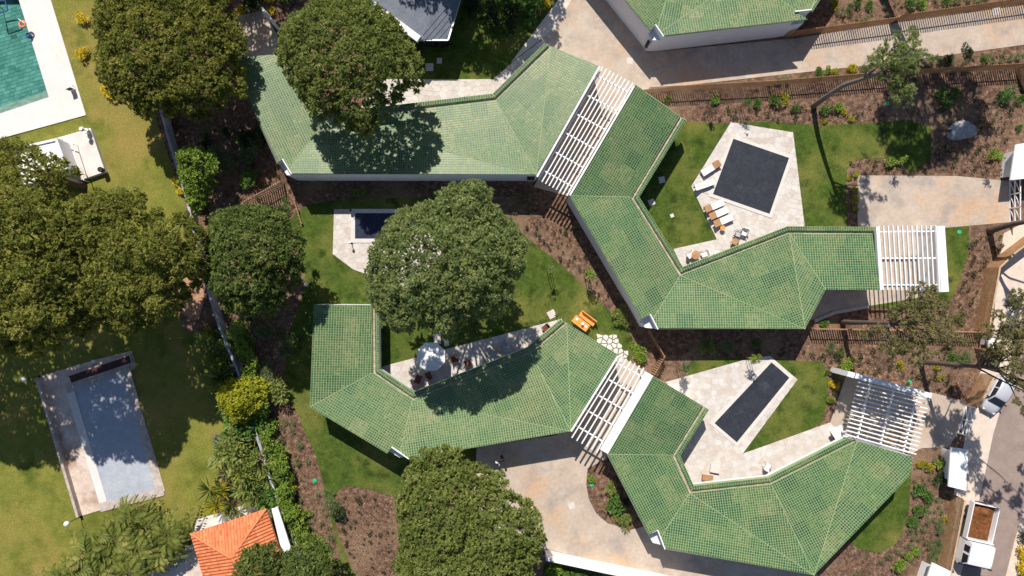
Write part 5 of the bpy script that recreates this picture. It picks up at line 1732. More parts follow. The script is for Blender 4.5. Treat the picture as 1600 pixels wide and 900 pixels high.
tree("dark leafy tree at the bottom edge right of the terracotta roof", [(440, 870), (470, 848), (505, 855), (522, 880), (515, 930), (460, 940), (436, 910)], 4.6, 2.2, 'pine_deep', 40, None, 0.6, density=26, nb=10, blade=(.2, .08), trunk_r=.15)
tree("lime green leafy tree leaning over the boundary wall", [(275, 243), (298, 228), (328, 238), (342, 262), (324, 285), (318, 322), (300, 332), (287, 300)], 3.6, 1.8, 'leaf_bright', 61, None, 0.5, density=22, nb=8, blade=(.2, .1), leaf=True, name="leafy_tree", trunk_r=.12, jit=1.2)
tree("big yellow flowering bush against the boundary wall", [(335, 622), (345, 600), (378, 591), (408, 600), (413, 624), (398, 648), (368, 664), (352, 650)], 2.6, 1.6, 'leaf_lemon', 62, None, 0.42, density=26, nb=8, blade=(.17, .09), leaf=True, name="yellow_bush_tree", trunk_r=.1, jit=1.2)
# trees whose crowns stand outside the frame and shade the picture
tree("pine beyond the top edge shading the slate roof", [(520, -330), (600, -400), (680, -330), (690, -230), (600, -190), (530, -240)], 12, 4, 'pine_mid', 41, None, 1.2, density=12)
tree("pine beyond the top edge shading the top lawn", [(620, -310), (720, -390), (840, -330), (850, -160), (730, -110), (630, -170)], 11, 4, 'pine_mid', 42, None, 1.2, density=12)
tree("pine beyond the top edge shading the end of the long house", [(190, -180), (270, -260), (390, -240), (420, -150), (370, -70), (250, -70)], 9, 4, 'pine_olive', 43, None, 1.1, density=14)
tree("tall pine beyond the top edge throwing a trunk shadow over the fence", [(1528, -250), (1550, -330), (1620, -370), (1700, -360), (1760, -310), (1750, -240), (1680, -185), (1600, -165), (1540, -190)], 19, 3.2, 'pine_mid', 44, (1362, -50), 1.0, density=16, trunk_r=.42)
# thin pines on the right
airy_tree("thin pine with a long bent bare trunk beside the top driveway fence", (1271, 166), [(1290, 152, 3), (1318, 134, 6.2), (1345, 124, 8.6), (1372, 114, 10.6), (1392, 104, 11.6)],
          [(1398, 70, 12.2, 1.3), (1418, 80, 12.4, 1.2), (1385, 95, 11.8, 1.0), (1410, 110, 12, 1.3), (1430, 100, 12.2, 1.0), (1418, 135, 11.4, 1.0), (1395, 125, 11.2, .9), (1440, 85, 11.6, .7), (1425, 160, 10.4, .6), (1375, 118, 11.0, .6), (1370, 90, 11.4, .8), (1385, 65, 11.8, .8), (1425, 60, 11.8, .8), (1455, 92, 11.4, .6), (1405, 145, 10.8, .7)], 'pine_grey', 51)
airy_tree("thin olive pine leaning over the mulch beside the straight fence", (1316, 503), [(1335, 504, 2.6), (1360, 504, 5.4), (1390, 505, 8.0), (1430, 506, 10.8)],
          [(1440, 475, 11.5, 1.4), (1465, 490, 11.6, 1.3), (1415, 500, 11.0, 1.1), (1450, 520, 11.4, 1.4), (1480, 520, 11.2, 1.0), (1425, 535, 10.8, 1.1), (1395, 520, 10.2, .7), (1460, 455, 11.2, .9), (1400, 545, 10.4, .8), (1478, 545, 10.6, .8), (1352, 522, 9.0, .7), (1500, 505, 10.8, .9), (1430, 455, 11.2, .9), (1370, 512, 9.6, .6), (1375, 535, 9.8, .7), (1440, 545, 10.8, 1.0), (1415, 475, 11, .9), (1460, 505, 11.6, 1.2), (1510, 530, 10.6, .6), (1385, 550, 10, .6)], 'pine_dry', 52, 'bark')
airy_tree("thin pine with a straight bare trunk reaching over the road past the car", (1438, 566), [(1470, 568, 3.2), (1505, 571, 6.2), (1540, 574, 8.6), (1570, 578, 10.6)],
          [(1565, 500, 11.5, 1.3), (1590, 520, 11.6, 1.5), (1560, 540, 11.2, 1.3), (1590, 560, 11.6, 1.6), (1600, 580, 11.2, 1.3), (1612, 610, 11.2, 1.2), (1548, 550, 10.6, .8), (1630, 560, 12, 1.6), (1650, 620, 12, 1.6), (1680, 660, 12, 1.8), (1720, 640, 12, 1.8), (1590, 475, 11, 1.2), (1735, 700, 11.6, 1.6), (1575, 520, 11.4, 1.1), (1598, 540, 11.6, 1.2), (1566, 562, 11, .8), (1600, 635, 11, .9), (1540, 525, 10.6, .6), (1605, 495, 11.2, 1.2)], 'pine_dry', 53, 'bark')
airy_tree("dark leaning trunk beside the white gate with its crown beyond the frame", (1546, 361), [(1575, 352, 2.6), (1612, 345, 5.6), (1690, 335, 9.6)],
          [(1700, 320, 10.5, 1.6), (1740, 340, 11, 1.6), (1690, 360, 10.2, 1.3), (1770, 310, 10.5, 1.4)], 'pine_dry', 54, 'bark', .3)

# ------------------------------------------------------------------ shrubs: one mesh per kind, copied plant by plant
def shrub_mesh(name, r, hgt, n, mat, blade, leaf=True, lobes=5, seed=1):
    rr = random.Random(seed)
    lob = [(rr.gauss(0, r * .4), rr.gauss(0, r * .4), hgt * rr.uniform(.35, .7), r * rr.uniform(.4, .65)) for _ in range(lobes)]
    B, D, T = lobe_cloud(lob, 1.0, 1)
    B, D, T = [], [], []
    for x, y, z, q in lob:
        k = n // lobes
        d = unit(nrg.normal(size=(k, 3))); d[:, 2] = np.abs(d[:, 2]) * .9 - .1
        B.append(np.array([x, y, z]) + d * q * nrg.uniform(.5, 1, (k, 1)) * np.array([1, 1, hgt / (2 * r) if hgt > r else .8]))
        D.append(unit(d + nrg.normal(0, .5, (k, 3)))); T.append(nrg.normal(.5 + rr.gauss(0, .1), .17, k))
    B, D, T = np.concatenate(B), np.concatenate(D), np.concatenate(T)
    B[:, 2] = np.maximum(B[:, 2], .02)
    N = len(B)
    return blades_mesh(name, B, D, nrg.uniform(.7, 1.3, N) * blade[0], nrg.uniform(.7, 1.3, N) * blade[1], T, MT[mat], leaf)

def rosette_mesh(name, r, n, mat, rise=.5, width=.07):
    a = nrg.uniform(0, 2 * math.pi, n); e = nrg.uniform(.05, 1.3, n)
    d = np.stack([np.cos(a) * np.cos(e), np.sin(a) * np.cos(e), np.sin(e)], 1)
    B = np.tile(np.array([[0, 0, rise]]), (n, 1)) + d * .04
    return blades_mesh(name, B, d, nrg.uniform(.75, 1.1, n) * r, np.full(n, width), nrg.normal(.5, .2, n), MT[mat], True)

def palm_mesh(name, r, fronds, mat, hgt, seed=1):
    rr = random.Random(seed)
    B, D, Ln, Wd, T = [], [], [], [], []
    for f in range(fronds):
        a = 2 * math.pi * (f + rr.uniform(-.3, .3)) / fronds
        up = rr.uniform(.1, .9)
        out = Vector((math.cos(a), math.sin(a), 0)); side = Vector((-math.sin(a), math.cos(a), 0))
        L = r * rr.uniform(.75, 1.1); tt = rr.gauss(.5, .15)
        for k in range(16):
            s = (k + 1) / 16
            p = Vector((0, 0, hgt)) + out * (L * s * (1 - .25 * up * s)) + Vector((0, 0, L * (up * s - (.55 + up * .6) * s * s)))
            for sg in (-1, 1):
                d = (side * sg + out * .75 + Vector((0, 0, -.15))).normalized()
                B.append(p); D.append(d); Ln.append(L * .3 * (1.1 - .7 * s)); Wd.append(.1 + .04 * rr.random()); T.append(tt + rr.gauss(0, .08))
    return blades_mesh(name, np.array(B), np.array(D), np.array(Ln), np.array(Wd), np.array(T), MT[mat], True)

SH = {
    'seedling': [shrub_mesh("seedling", .17, .4, 46, 'leaf_dark', (.14, .05), True, 3, s) for s in (1, 2, 3)],
    'tuft': [shrub_mesh("grass_tuft", .2, .4, 70, 'leaf_sage', (.26, .03), False, 3, s) for s in (4, 5)],
    'bush': [shrub_mesh("green_bush", .45, .6, 420, 'leaf_green', (.16, .07), True, 6, s) for s in (6, 7)],
    'bright': [shrub_mesh("bright_bush", .45, .6, 380, 'leaf_bright', (.17, .075), True, 6, s) for s in (8, 9)],
    'yellow': [shrub_mesh("yellow_bush", .36, .42, 240, 'leaf_yellow', (.15, .07), True, 6, s) for s in (10, 11)],
    'gold': [shrub_mesh("golden_shrub", .45, .6, 320, 'leaf_gold', (.18, .07), True, 6, s) for s in (12, 13)],
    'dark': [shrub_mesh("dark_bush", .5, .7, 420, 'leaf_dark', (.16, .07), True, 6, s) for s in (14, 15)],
    'sage': [shrub_mesh("sage_bush", .5, .7, 520, 'leaf_sage', (.26, .035), False, 6, s) for s in (16, 17)],
    'blue': [shrub_mesh("blue_bush", .5, .6, 520, 'leaf_blue', (.14, .06), True, 6, s) for s in (18,)],
    'olive': [shrub_mesh("olive_bush", .5, .8, 520, 'pine_mid', (.2, .06), True, 7, s) for s in (19, 20)],
    'yucca': [rosette_mesh("yucca", .8, 60, 'leaf_palm', .7) , rosette_mesh("yucca", .8, 54, 'leaf_palm', .9)],
    'goldyucca': [rosette_mesh("golden_yucca", .75, 60, 'leaf_yellow', .7)],
    'palm': [palm_mesh("palm", 1.9, 15, 'leaf_palm', 1.6, s) for s in (1, 2, 3)],
    'fan': [rosette_mesh("fan_palm", 1.1, 60, 'leaf_palm', .8, .12)],
}
NAMES = {'seedling': 'seedling', 'tuft': 'grass_tuft', 'bush': 'green_bush', 'bright': 'bright_bush', 'yellow': 'yellow_bush', 'gold': 'golden_shrub', 'dark': 'dark_bush', 'sage': 'sage_bush', 'blue': 'blue_bush',
         'olive': 'olive_bush', 'yucca': 'yucca', 'goldyucca': 'golden_yucca', 'palm': 'palm', 'fan': 'fan_palm'}
def plant(kind, px, py, sc, label, group, cat="shrub"):
    r = rnd
    o = link(NAMES[kind], r.choice(SH[kind]), None, P(px, py), r.uniform(0, 6.28), (sc * r.uniform(.9, 1.1), sc * r.uniform(.9, 1.1), sc * r.uniform(.85, 1.1)))
    return props(o, label, cat, group)

def young_tree(px, py, h, label, mat='leaf_bright', r=.45, stakes=True, sc=1.0):
    b0 = P(px, py)
    t = thing("young_tree", b0, label, "tree", "young staked trees")
    MB().tube([b0, b0 + Vector((.03, .02, h * .6)), b0 + Vector((0, 0, h))], [.035, .028, .015], 6).build("trunk", MT['bark'], t)
    if stakes:
        for s in (-1, 1): MB().tube([b0 + Vector((s * .22, 0, 0)), b0 + Vector((s * .22, 0, h * .72))], [.03, .03], 6).build("stake", MT['wood'], t)
    lob = [(rnd.gauss(0, r * .4), rnd.gauss(0, r * .4), h + rnd.gauss(0, .25), r * rnd.uniform(.4, .7)) for _ in range(7)]
    B, D, T = lobe_cloud(lob, 22, 5, .9, -.6)
    N = len(B)
    link("crown", blades_mesh("crown", B, D, nrg.uniform(.7, 1.2, N) * .17, nrg.uniform(.7, 1.2, N) * .07, T, MT[mat], True), t)

# seedlings and tufts scattered through the beds
BEDS = [
    ("mulch bed right of the central lawn", [(830, 345), (880, 352), (905, 380), (950, 450), (985, 505), (1000, 530), (985, 515), (940, 465), (905, 430), (860, 392), (820, 362)], 46, 'seedling', .8),
    ("mulch bed along the upper courtyard lawn", [(1080, 172), (1200, 166), (1270, 168), (1365, 165), (1362, 188), (1270, 190), (1200, 186), (1080, 186)], 40, 'seedling', .85),
    ("mulch bed by the boulder", [(1460, 150), (1590, 145), (1575, 225), (1570, 275), (1500, 270), (1430, 268), (1460, 250), (1462, 200)], 62, 'seedling', .95),
    ("hooked mulch bed at the head of the middle driveway", [(1325, 252), (1410, 250), (1412, 270), (1340, 272), (1338, 352), (1326, 352)], 22, 'seedling', .75),
    ("mulch bed between the lawn strip and the road screen", [(1518, 356), (1572, 352), (1560, 390), (1536, 415), (1526, 470), (1516, 506), (1490, 500), (1500, 450)], 30, 'seedling', 1.0),
    ("mulch bed under the two thin pines", [(1300, 545), (1500, 540), (1520, 560), (1515, 620), (1470, 612), (1330, 578), (1290, 560)], 56, 'seedling', .95),
    ("mulch bed between the road house and the truck", [(1428, 725), (1480, 715), (1476, 780), (1470, 830), (1455, 880), (1400, 895), (1330, 895), (1350, 870), (1400, 862), (1416, 830), (1424, 780)], 66, 'tuft', 1.0),
    ("triangular mulch bed left of the bottom pine", [(530, 770), (560, 766), (612, 780), (615, 830), (622, 890), (570, 905), (545, 860), (530, 820)], 46, 'seedling', .8),
    ("mulch strip along the creeper wall", [(420, 640), (455, 640), (470, 680), (490, 730), (505, 790), (525, 860), (530, 900), (505, 900), (480, 830), (460, 760), (440, 700)], 48, 'tuft', 1.05),
    ("mulch bed above the top fence", [(1285, 20), (1370, 10), (1600, -20), (1600, -8), (1400, 25), (1290, 38)], 34, 'tuft', 1.0),
    ("mulch strip between the top driveway and its lower fence", [(1210, 126), (1340, 112), (1480, 95), (1600, 80), (1600, 92), (1480, 105), (1340, 118), (1210, 131)], 40, 'tuft', .9),
    ("mulch corner by the notched corner of the long house", [(350, 300), (400, 285), (440, 262), (452, 285), (460, 320), (455, 345), (440, 340), (410, 310), (370, 320)], 20, 'seedling', .9),
    ("mulch bed above the narrow pool", [(1040, 560), (1090, 540), (1220, 545), (1290, 552), (1320, 545), (1310, 580), (1300, 640), (1294, 590), (1284, 562), (1200, 552), (1080, 560)], 34, 'seedling', .95),
    ("shaded bed under the wall of the long house", [(470, 295), (640, 292), (820, 295), (850, 320), (820, 340), (640, 302), (480, 308)], 30, 'tuft', .9),
]
for name, poly, n, kind, sc in BEDS:
    placed = []
    tries = 0
    lab = {"seedling": "small dark seedling planted in the ", "tuft": "small grassy tuft planted in the "}[kind] + name
    while len(placed) < n and tries < 4000:
        tries += 1
        x = rnd.uniform(min(p[0] for p in poly), max(p[0] for p in poly)); y = rnd.uniform(min(p[1] for p in poly), max(p[1] for p in poly))
        if not inside((x, y), poly) or any((x - a) ** 2 + (y - b) ** 2 < 36 for a, b in placed): continue
        placed.append((x, y))
        plant(kind if rnd.random() < .8 else kind, x, y, sc * rnd.choice((.55, .7, .8, 1, 1, 1.2, 1.5)), lab, kind + "s in the " + name)
# single shrubs, each where it stands
SPOTS = [
    ('bright', 1042, 156, .8, "bright green bush against the lower fence, leftmost of the row"), ('bright', 1116, 158, .9, "bright green bush against the lower fence, second of the row"), ('bush', 1182, 160, .9, "dark green bush against the lower fence above the square pool"),
    ('bush', 1209, 158, 1.1, "green bush at the fence beside a yellow one"), ('yellow', 1225, 155, 1.3, "yellow bush at the fence beside a green one"), ('bush', 1241, 169, .8, "small green bush left of the bent trunk's foot"),
    ('bush', 1288, 172, 1.0, "green bush just right of the bent trunk's foot"), ('bright', 1306, 170, 1.1, "yellow green bush right of the bent trunk's foot"), ('yellow', 1317, 176, .9, "yellow flowering clump near the bent trunk"), ('yellow', 1330, 187, .8, "yellow flowering clump at the lawn's edge below the bent trunk"), ('yellow', 1287, 190, .7, "yellow flowering clump at the lawn edge beside the trunk shadow"),
    ('bush', 1279, 114, .9, "green bush on the strip below the top driveway, first from the left"), ('bright', 1292, 112, .8, "yellow green bush on the strip below the top driveway"), ('yellow', 1304, 111, .9, "yellow bush on the strip below the top driveway"), ('yellow', 1331, 109, 1.2, "round yellow bush nearest the bent pine's foliage"), ('sage', 1350, 107, .9, "grey green bush under the edge of the bent pine"),
    ('dark', 1480, 96, 1.1, "dark bush on the strip right of the bent pine"), ('dark', 1512, 86, 1.1, "dark bush in a pair on the strip below the top driveway"), ('bush', 1536, 92, .9, "green bush at the right of the dark pair below the top driveway"),
    ('yellow', 1303, 8, 1.1, "yellow bush in the bed above the top fence"), ('bush', 1338, 5, 1.0, "green bush in the bed above the top fence"), ('sage', 1325, 13, .8, "sage bush between yellow and green ones above the top fence"), ('bush', 1357, 10, .8, "small green bush left of the trunk shadow above the top fence"), ('bush', 1420, 5, 1.2, "green bush right of the trunk shadow above the top fence"), ('bright', 1440, 6, 1.0, "bright bush above the top fence"), ('bush', 1478, 2, 1.0, "bushy plant above the top fence near its right part"),
    ('bush', 1470, 145, 1.3, "green bush in the tree shade above the boulder"), ('bush', 1490, 148, 1.2, "green bush in the tree shade beside the taller one"), ('bush', 1476, 165, 1.2, "low green bush in the tree shade left above the boulder"), ('sage', 1568, 153, 1.4, "wide pale green bush right of the boulder"), ('bush', 1592, 157, .9, "green bush at the right edge near the boulder"), ('bush', 1592, 199, .7, "small bush at the right edge below the others"),
    ('bright', 1387, 254, 1.2, "bright green bush at the edge of the middle driveway's bed"), ('bright', 1400, 250, 1.0, "second bright green bush beside it at the middle driveway's bed"), ('bright', 1546, 244, 1.1, "bright green bush in the bed below the boulder, left of two"), ('bright', 1556, 241, 1.0, "bright green bush in the bed below the boulder, right of two"),
    ('yellow', 1325, 278, .7, "yellow clump at the hooked bed's upper corner"), ('yellow', 1335, 312, .9, "bigger yellow clump halfway down the hooked bed"), ('yellow', 1334, 298, .7, "yellow clump in the hooked bed above the bigger one"), ('yellow', 1336, 327, .6, "small yellow clump at the hooked bed's lower end"), ('yellow', 1336, 273, .7, "yellow clump at the corner of the middle driveway"),
    ('bright', 1322, 566, 1.4, "bright yellow green bush at the end of the pergola wall"), ('bright', 1307, 583, .9, "bright bush below it beside the narrow pool lawn"), ('gold', 1302, 600, 1.0, "golden bush at the edge of the narrow pool lawn"), ('bright', 1297, 624, .8, "bright small bush lower on the edge of the narrow pool lawn"), ('sage', 1295, 540, .9, "sage bush beside the shaded strip above the narrow pool"), ('bush', 1313, 552, .8, "green bush by the trunk shadow above the pergola wall"),
    ('yellow', 1461, 574, .9, "yellow clump by the foot of the road pine"), ('yellow', 1468, 590, .8, "yellow clump lower beside the foot of the road pine"), ('bush', 1485, 557, 1.3, "green bush above the bare trunk of the road pine"), ('sage', 1506, 556, 1.2, "sage bush above the bare trunk nearer the screen"), ('yellow', 1406, 570, 1.0, "yellow flowering plant in the middle of the bed under the thin pines"),
    ('yellow', 1435, 727, .9, "yellow clump beside the corner of the road house, left of three"), ('yellow', 1443, 723, .9, "yellow clump beside the corner of the road house, middle of three"), ('yellow', 1451, 730, 1.0, "yellow clump beside the corner of the road house, right of three"), ('bright', 1474, 722, 1.3, "yellow green bush against the dappled gate wall"), ('bush', 1437, 766, 1.3, "green bush highest in the row beside the road house lawn"), ('bush', 1448, 775, 1.1, "green bush second in the row beside the road house lawn"), ('bush', 1435, 795, 1.2, "green bush third in the row beside the road house lawn"), ('bush', 1423, 811, 1.2, "green bush lowest in the row beside the road house lawn"),
    ('bright', 1428, 858, 1.0, "round bright bush in the bed beside the truck"), ('bright', 1415, 867, .8, "smaller round bright bush left of it beside the truck"), ('bright', 1400, 882, 1.5, "broad bright bush at the bottom of the bed beside the truck"), ('sage', 1461, 850, 1.0, "sage bush near the screen beside the truck"), ('sage', 1457, 868, 1.0, "sage bush near the screen lower beside the truck"), ('yellow', 1476, 810, .9, "yellowish bush at the screen beside the truck bed"), ('sage', 1467, 823, .9, "sage bush at the screen beside the truck bed"), ('dark', 1465, 740, 1.3, "dark bush in the shade beside the dappled gate wall"),
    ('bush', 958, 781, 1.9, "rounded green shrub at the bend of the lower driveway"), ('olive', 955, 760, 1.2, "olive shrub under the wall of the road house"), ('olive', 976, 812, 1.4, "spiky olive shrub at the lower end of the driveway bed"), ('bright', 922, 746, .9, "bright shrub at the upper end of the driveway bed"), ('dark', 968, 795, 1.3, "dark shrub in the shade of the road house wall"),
    ('olive', 438, 610, 2.1, "round spiky olive shrub on the lawn beside the shaded house end"), ('dark', 535, 800, 1.4, "dark bushy plant where the lawn strip narrows"), ('sage', 525, 785, 1.5, "sage green bush where the lawn strip narrows"),
    ('bright', 1000, 552, 1.6, "bright leafy shrub beside the bent fence"), ('olive', 966, 488, 1.3, "olive shrub on the edge of the central lawn, higher one"), ('olive', 974, 500, 1.1, "olive shrub on the edge of the central lawn, lower one"), ('bright', 993, 545, 1.0, "small bright shrub beside the leafy one at the bent fence"),
    ('bush', 395, 275, 1.6, "bright leafy bush at the shaded bed left of the long house"), ('bright', 392, 278, 1.5, "bright bush beside it in the shaded bed left of the long house"), ('bush', 446, 312, .7, "small bush below the short slatted fence"), ('sage', 447, 324, .7, "small sage bush below the short slatted fence"),
    ('bright', 558, 301, .7, "pale green plant in the house shade, left of two"), ('bright', 570, 301, .7, "pale green plant in the house shade, right of two"),
    ('sage', 1130, 540, 1.3, "sage shrub in the house shade above the narrow pool"), ('olive', 1105, 545, 1.2, "olive shrub in the house shade above the narrow pool"), ('sage', 1095, 538, 1.0, "grey shrub in the house shade nearest the small trees"), ('bush', 1180, 535, .9, "green shrub in the house shade near the narrow pool's end"), ('bush', 1288, 504, .9, "bright shrub under the corner of the square pool house"),
    ('gold', 133, 32, 1.2, "golden shrub on the dry lawn beside the top left pine"), ('gold', 128, 25, .8, "smaller golden shrub above it by the top left pine"), ('gold', 133, 85, 1.2, "golden shrub at the middle of the top left pine's edge"), ('gold', 126, 86, .8, "small golden shrub beside it at the top left pine's edge"), ('gold', 172, 145, 1.5, "golden shrub in the shade under the top left pine"),
    ('gold', 352, 2, 1.6, "orange shrub in the shade at the top edge"), ('gold', 420, 0, 1.2, "orange shrub at the top edge beside the pale wall"), ('gold', 378, 18, 1.2, "orange shrub in the shade above the dark yard"), ('gold', 424, 22, 1.0, "orange shrub beside the pale wall in the shade"), ('dark', 395, 5, 2.0, "dark shrub at the top edge between orange ones"), ('bush', 450, -2, 2.0, "green shrub at the top edge left of the rounded pine"),
    ('gold', 280, 283, 1.0, "orange flowering shrub at the wall, upper of two"), ('gold', 286, 298, 1.0, "orange flowering shrub at the wall, lower of two"), ('olive', 190, 300, 1.2, "spindly olive shrub on the dry lawn below the pavilion"),
    ('blue', 358, 690, 2.0, "silvery blue bush at the edge of the dry lawn"), ('bush', 344, 528, 1.8, "leafy shrub in the shade left of the creeper wall"), ('olive', 356, 545, 1.8, "olive shrub against the creeper wall above the fan palm"), ('olive', 350, 560, 1.6, "olive shrub just above the fan palm"), ('fan', 352, 588, 1.5, "fan palm above the yellow bush"),
    ('bush', 392, 650, 3.4, "green shrub beneath the big yellow bush"), ('bush', 380, 672, 3.0, "green shrub lower beneath the big yellow bush"),
    ('olive', 375, 700, 3.6, "olive oleander beside the silvery blue bush"), ('olive', 395, 715, 3.8, "olive oleander against the wall, middle one"), ('sage', 372, 725, 2.2, "sage oleander at the edge of the dry lawn"), ('olive', 408, 738, 3.6, "olive oleander against the wall, lower one"), ('bush', 423, 762, 3.4, "green oleander against the wall near the terracotta roof"),
    ('goldyucca', 383, 727, 1.9, "yellow yucca in the oleanders, higher one"), ('goldyucca', 393, 739, 1.8, "yellow yucca in the oleanders, lower one"), ('yucca', 340, 758, 2.0, "yucca at the edge of the dry lawn, uppermost"), ('goldyucca', 354, 760, 1.8, "yellow yucca beside the lawn edge"), ('goldyucca', 347, 783, 1.8, "yellow yucca nearest the terracotta house terrace"), ('yucca', 371, 782, 2.0, "yucca above the terracotta roof, left one"), ('yucca', 374, 795, 1.5, "yucca touching the terracotta roof"), ('yucca', 405, 765, 1.8, "yucca above the terracotta roof, right one"), ('dark', 365, 765, 1.8, "dark shrub among the yuccas"), ('bush', 420, 785, 2.0, "green shrub above the porch of the terracotta house"), ('bush', 432, 778, 1.8, "leafy shrub by the wall above the porch"),
    ('bush', 312, 320, 1.6, "green shrub below the lime one at the wall"),
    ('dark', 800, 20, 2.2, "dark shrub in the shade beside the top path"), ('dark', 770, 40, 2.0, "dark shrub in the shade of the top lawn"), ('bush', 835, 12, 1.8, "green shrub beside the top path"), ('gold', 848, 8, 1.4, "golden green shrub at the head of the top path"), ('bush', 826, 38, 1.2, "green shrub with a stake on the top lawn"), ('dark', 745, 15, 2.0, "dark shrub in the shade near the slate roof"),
    ('bush', 900, 893, 2.0, "green ground shrub below the white wall, middle"), ('bright', 865, 888, 2.0, "bright ground shrub below the white wall, left"), ('bush', 930, 902, 1.8, "green ground shrub below the white wall, right"),
    ('gold', 1594, 860, 1.4, "golden shrub on the far side of the road, upper"), ('gold', 1592, 885, 1.6, "golden shrub on the far side of the road, lower"), ('dark', 1600, 840, 1.5, "dark shrub on the far side of the road"),
]
for kind, px, py, sc, lab in SPOTS:
    plant(kind, px, py, sc, lab, "garden shrubs")
# palms at the bottom left
for i, (px, py, sc, lab) in enumerate([(226, 800, 1.0, "palm standing highest in the bottom left cluster"), (250, 812, 1.0, "palm in the bottom left cluster nearest the pool terrace"), (282, 822, 1.1, "palm touching the terracotta house's terrace corner"), (205, 830, 1.2, "palm in the middle of the bottom left cluster"),
                                      (165, 852, 1.2, "palm at the left of the bottom left cluster"), (240, 845, 1.2, "palm in the middle right of the bottom left cluster"), (180, 882, 1.3, "palm at the bottom edge, middle of the cluster"), (120, 892, 1.0, "palm leaning out at the far left of the cluster"), (225, 880, 1.2, "palm at the bottom edge, right of the cluster"), (268, 850, 1.0, "palm beside the shaded terrace of the terracotta house"), (145, 880, 1.0, "low palm at the left of the cluster's bottom edge")]):
    t = thing("palm_tree", P(px, py), lab, "palm", "palms at the bottom left")
    o = link("crown", SH['palm'][i % 3], t, None, rnd.uniform(0, 6), sc * 1.35)
    MB().tube([P(px, py), P(px, py, 0, 2.16 * sc)], [.16, .11], 8).build("trunk", MT['bark'], t)
for i in range(24):
    x, y = rnd.choice(((226, 805), (250, 815), (205, 835), (165, 855), (240, 848), (185, 880), (140, 888), (225, 878), (265, 845)))
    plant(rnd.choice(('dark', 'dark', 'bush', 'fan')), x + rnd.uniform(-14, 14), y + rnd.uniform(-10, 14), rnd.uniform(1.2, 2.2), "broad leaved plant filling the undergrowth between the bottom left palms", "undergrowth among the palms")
# dense planting along both sides of the boundary wall
strip = curve([(345, 520), (362, 560), (380, 640), (398, 690), (420, 740), (446, 800), (470, 850)], 8, False)
for i in range(44):
    x, y = strip[rnd.randrange(len(strip))]
    side = rnd.choice((-1, -1, 1))
    plant(rnd.choice(('bush', 'olive', 'bright', 'bright', 'sage', 'yellow')), x + side * rnd.uniform(8, 24) + (6 if side > 0 else 0), y + rnd.uniform(-8, 8), rnd.uniform(1.2, 2.6), "leafy shrub crowded into the dense planting strip along the boundary wall", "shrubs crowding the boundary wall")
for i in range(26):
    x, y = rnd.choice(((405, 470), (430, 500), (455, 540), (350, 250), (380, 240), (400, 215), (420, 560), (340, 215)))
    plant(rnd.choice(('bush', 'dark', 'sage', 'tuft')), x + rnd.uniform(-18, 18), y + rnd.uniform(-22, 22), rnd.uniform(.8, 1.9), "low plant in the dark undergrowth beneath the pines beside the boundary wall", "undergrowth beneath the left pines")
# creeper hedge along the wall
def creeper():
    pts = curve([(368, 512), (380, 545), (394, 585), (408, 630), (424, 690), (436, 735), (446, 780), (460, 820), (478, 860), (494, 900)], 8, False)
    t = thing("creeper_hedge", P(420, 690), "long bright green creeper hedge hanging on the boundary wall", "hedge")
    lob = []
    for x, y in pts:
        for k in range(rnd.choice((1, 2, 2, 3, 4))):
            c = P(x + rnd.uniform(-7, 9), y + rnd.uniform(-6, 6), 1.5)
            lob.append((c.x, c.y, rnd.uniform(.3, 2.0), rnd.uniform(.2, .62)))
    B, D, T = lobe_cloud(lob, 26, 5, .9, -.4)
    B -= np.array(t.location)
    N = len(B)
    link("foliage", blades_mesh("foliage", B, D, nrg.uniform(.7, 1.2, N) * .19, nrg.uniform(.7, 1.2, N) * .1, T, MT['leaf_bright'], True), t)
creeper()
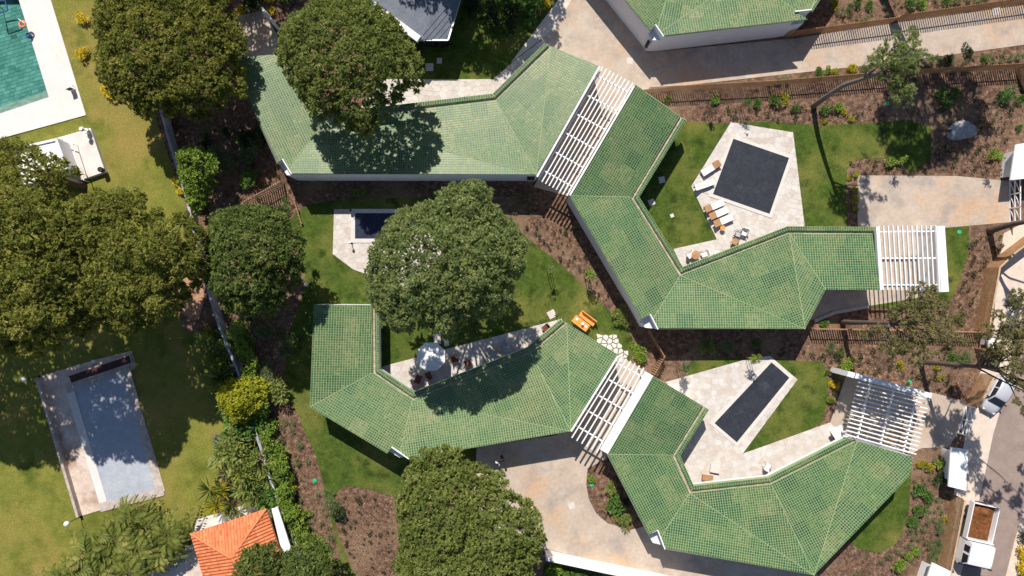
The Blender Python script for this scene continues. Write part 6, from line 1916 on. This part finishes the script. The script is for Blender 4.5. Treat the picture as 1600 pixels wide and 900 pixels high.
# young staked trees and their long thin shadows
young_tree(1106, 168, 2.2, "young staked tree in the mulch above the courtyard lawn, left one", 'leaf_green', .3)
young_tree(1157, 168, 2.2, "young staked tree above the square pool patio", 'leaf_green', .3)
young_tree(858, 424, 2.6, "young staked tree on the central lawn", 'leaf_sage', .3)
young_tree(916, 430, 2.4, "young bright tree in the bed right of the central lawn", 'leaf_bright', .5)
young_tree(1060, 572, 2.2, "young round tree at the corner of the narrow pool patio", 'leaf_sage', .6)
young_tree(1168, 558, 2.4, "young bright tree at the end of the narrow pool patio", 'leaf_bright', .45)
young_tree(1390, 258, 2.0, "young staked tree at the middle driveway's bed", 'leaf_bright', .35)
young_tree(1534, 252, 2.4, "young staked tree in the bed below the boulder", 'leaf_bright', .35)
young_tree(1540, 165, 2.8, "young staked tree casting a bushy shadow beside the boulder", 'leaf_green', .7)
young_tree(868, 490, 2.2, "thin staked sapling beside the roof tip on the central lawn", 'leaf_sage', .12, False)
young_tree(840, 25, 2.4, "young staked tree beside the top path", 'leaf_green', .4)
young_tree(400, 292, 2.2, "young staked tree left of the short slatted fence", 'leaf_green', .4)
young_tree(527, 880, 2.2, "young staked tree low in the strip along the creeper wall", 'leaf_green', .25)

# bark chips and litter lying on the beds
def litter():
    pts = []
    for _, poly, n, *_r in BEDS:
        xs = [p[0] for p in poly]; ys = [p[1] for p in poly]
        a = abs(area(poly))
        for _k in range(int(a * .16)):
            p = (rnd.uniform(min(xs), max(xs)), rnd.uniform(min(ys), max(ys)))
            if inside(p, poly): pts.append(P2(*p))
    N = len(pts)
    B = np.concatenate([np.array(pts), np.full((N, 1), .03)], 1)
    a = nrg.uniform(0, 6.28, N)
    D = np.stack([np.cos(a), np.sin(a), nrg.uniform(0, .25, N)], 1)
    me = blades_mesh("bark_chips", B, unit(D), nrg.uniform(.07, .2, N), nrg.uniform(.04, .09, N), nrg.random(N), MT['chips'], True)
    props(link("bark_chips", me), "loose bark chips scattered over the mulch beds", None, None, "stuff")
MT['chips'] = tinted('bark_chip', [(0.0, (0.04, 0.025, 0.016)), (0.5, (0.2, 0.12, 0.08)), (0.85, (0.3, 0.2, 0.14)), (1.0, (0.45, 0.34, 0.25))], 0.9, 0.1)
litter()
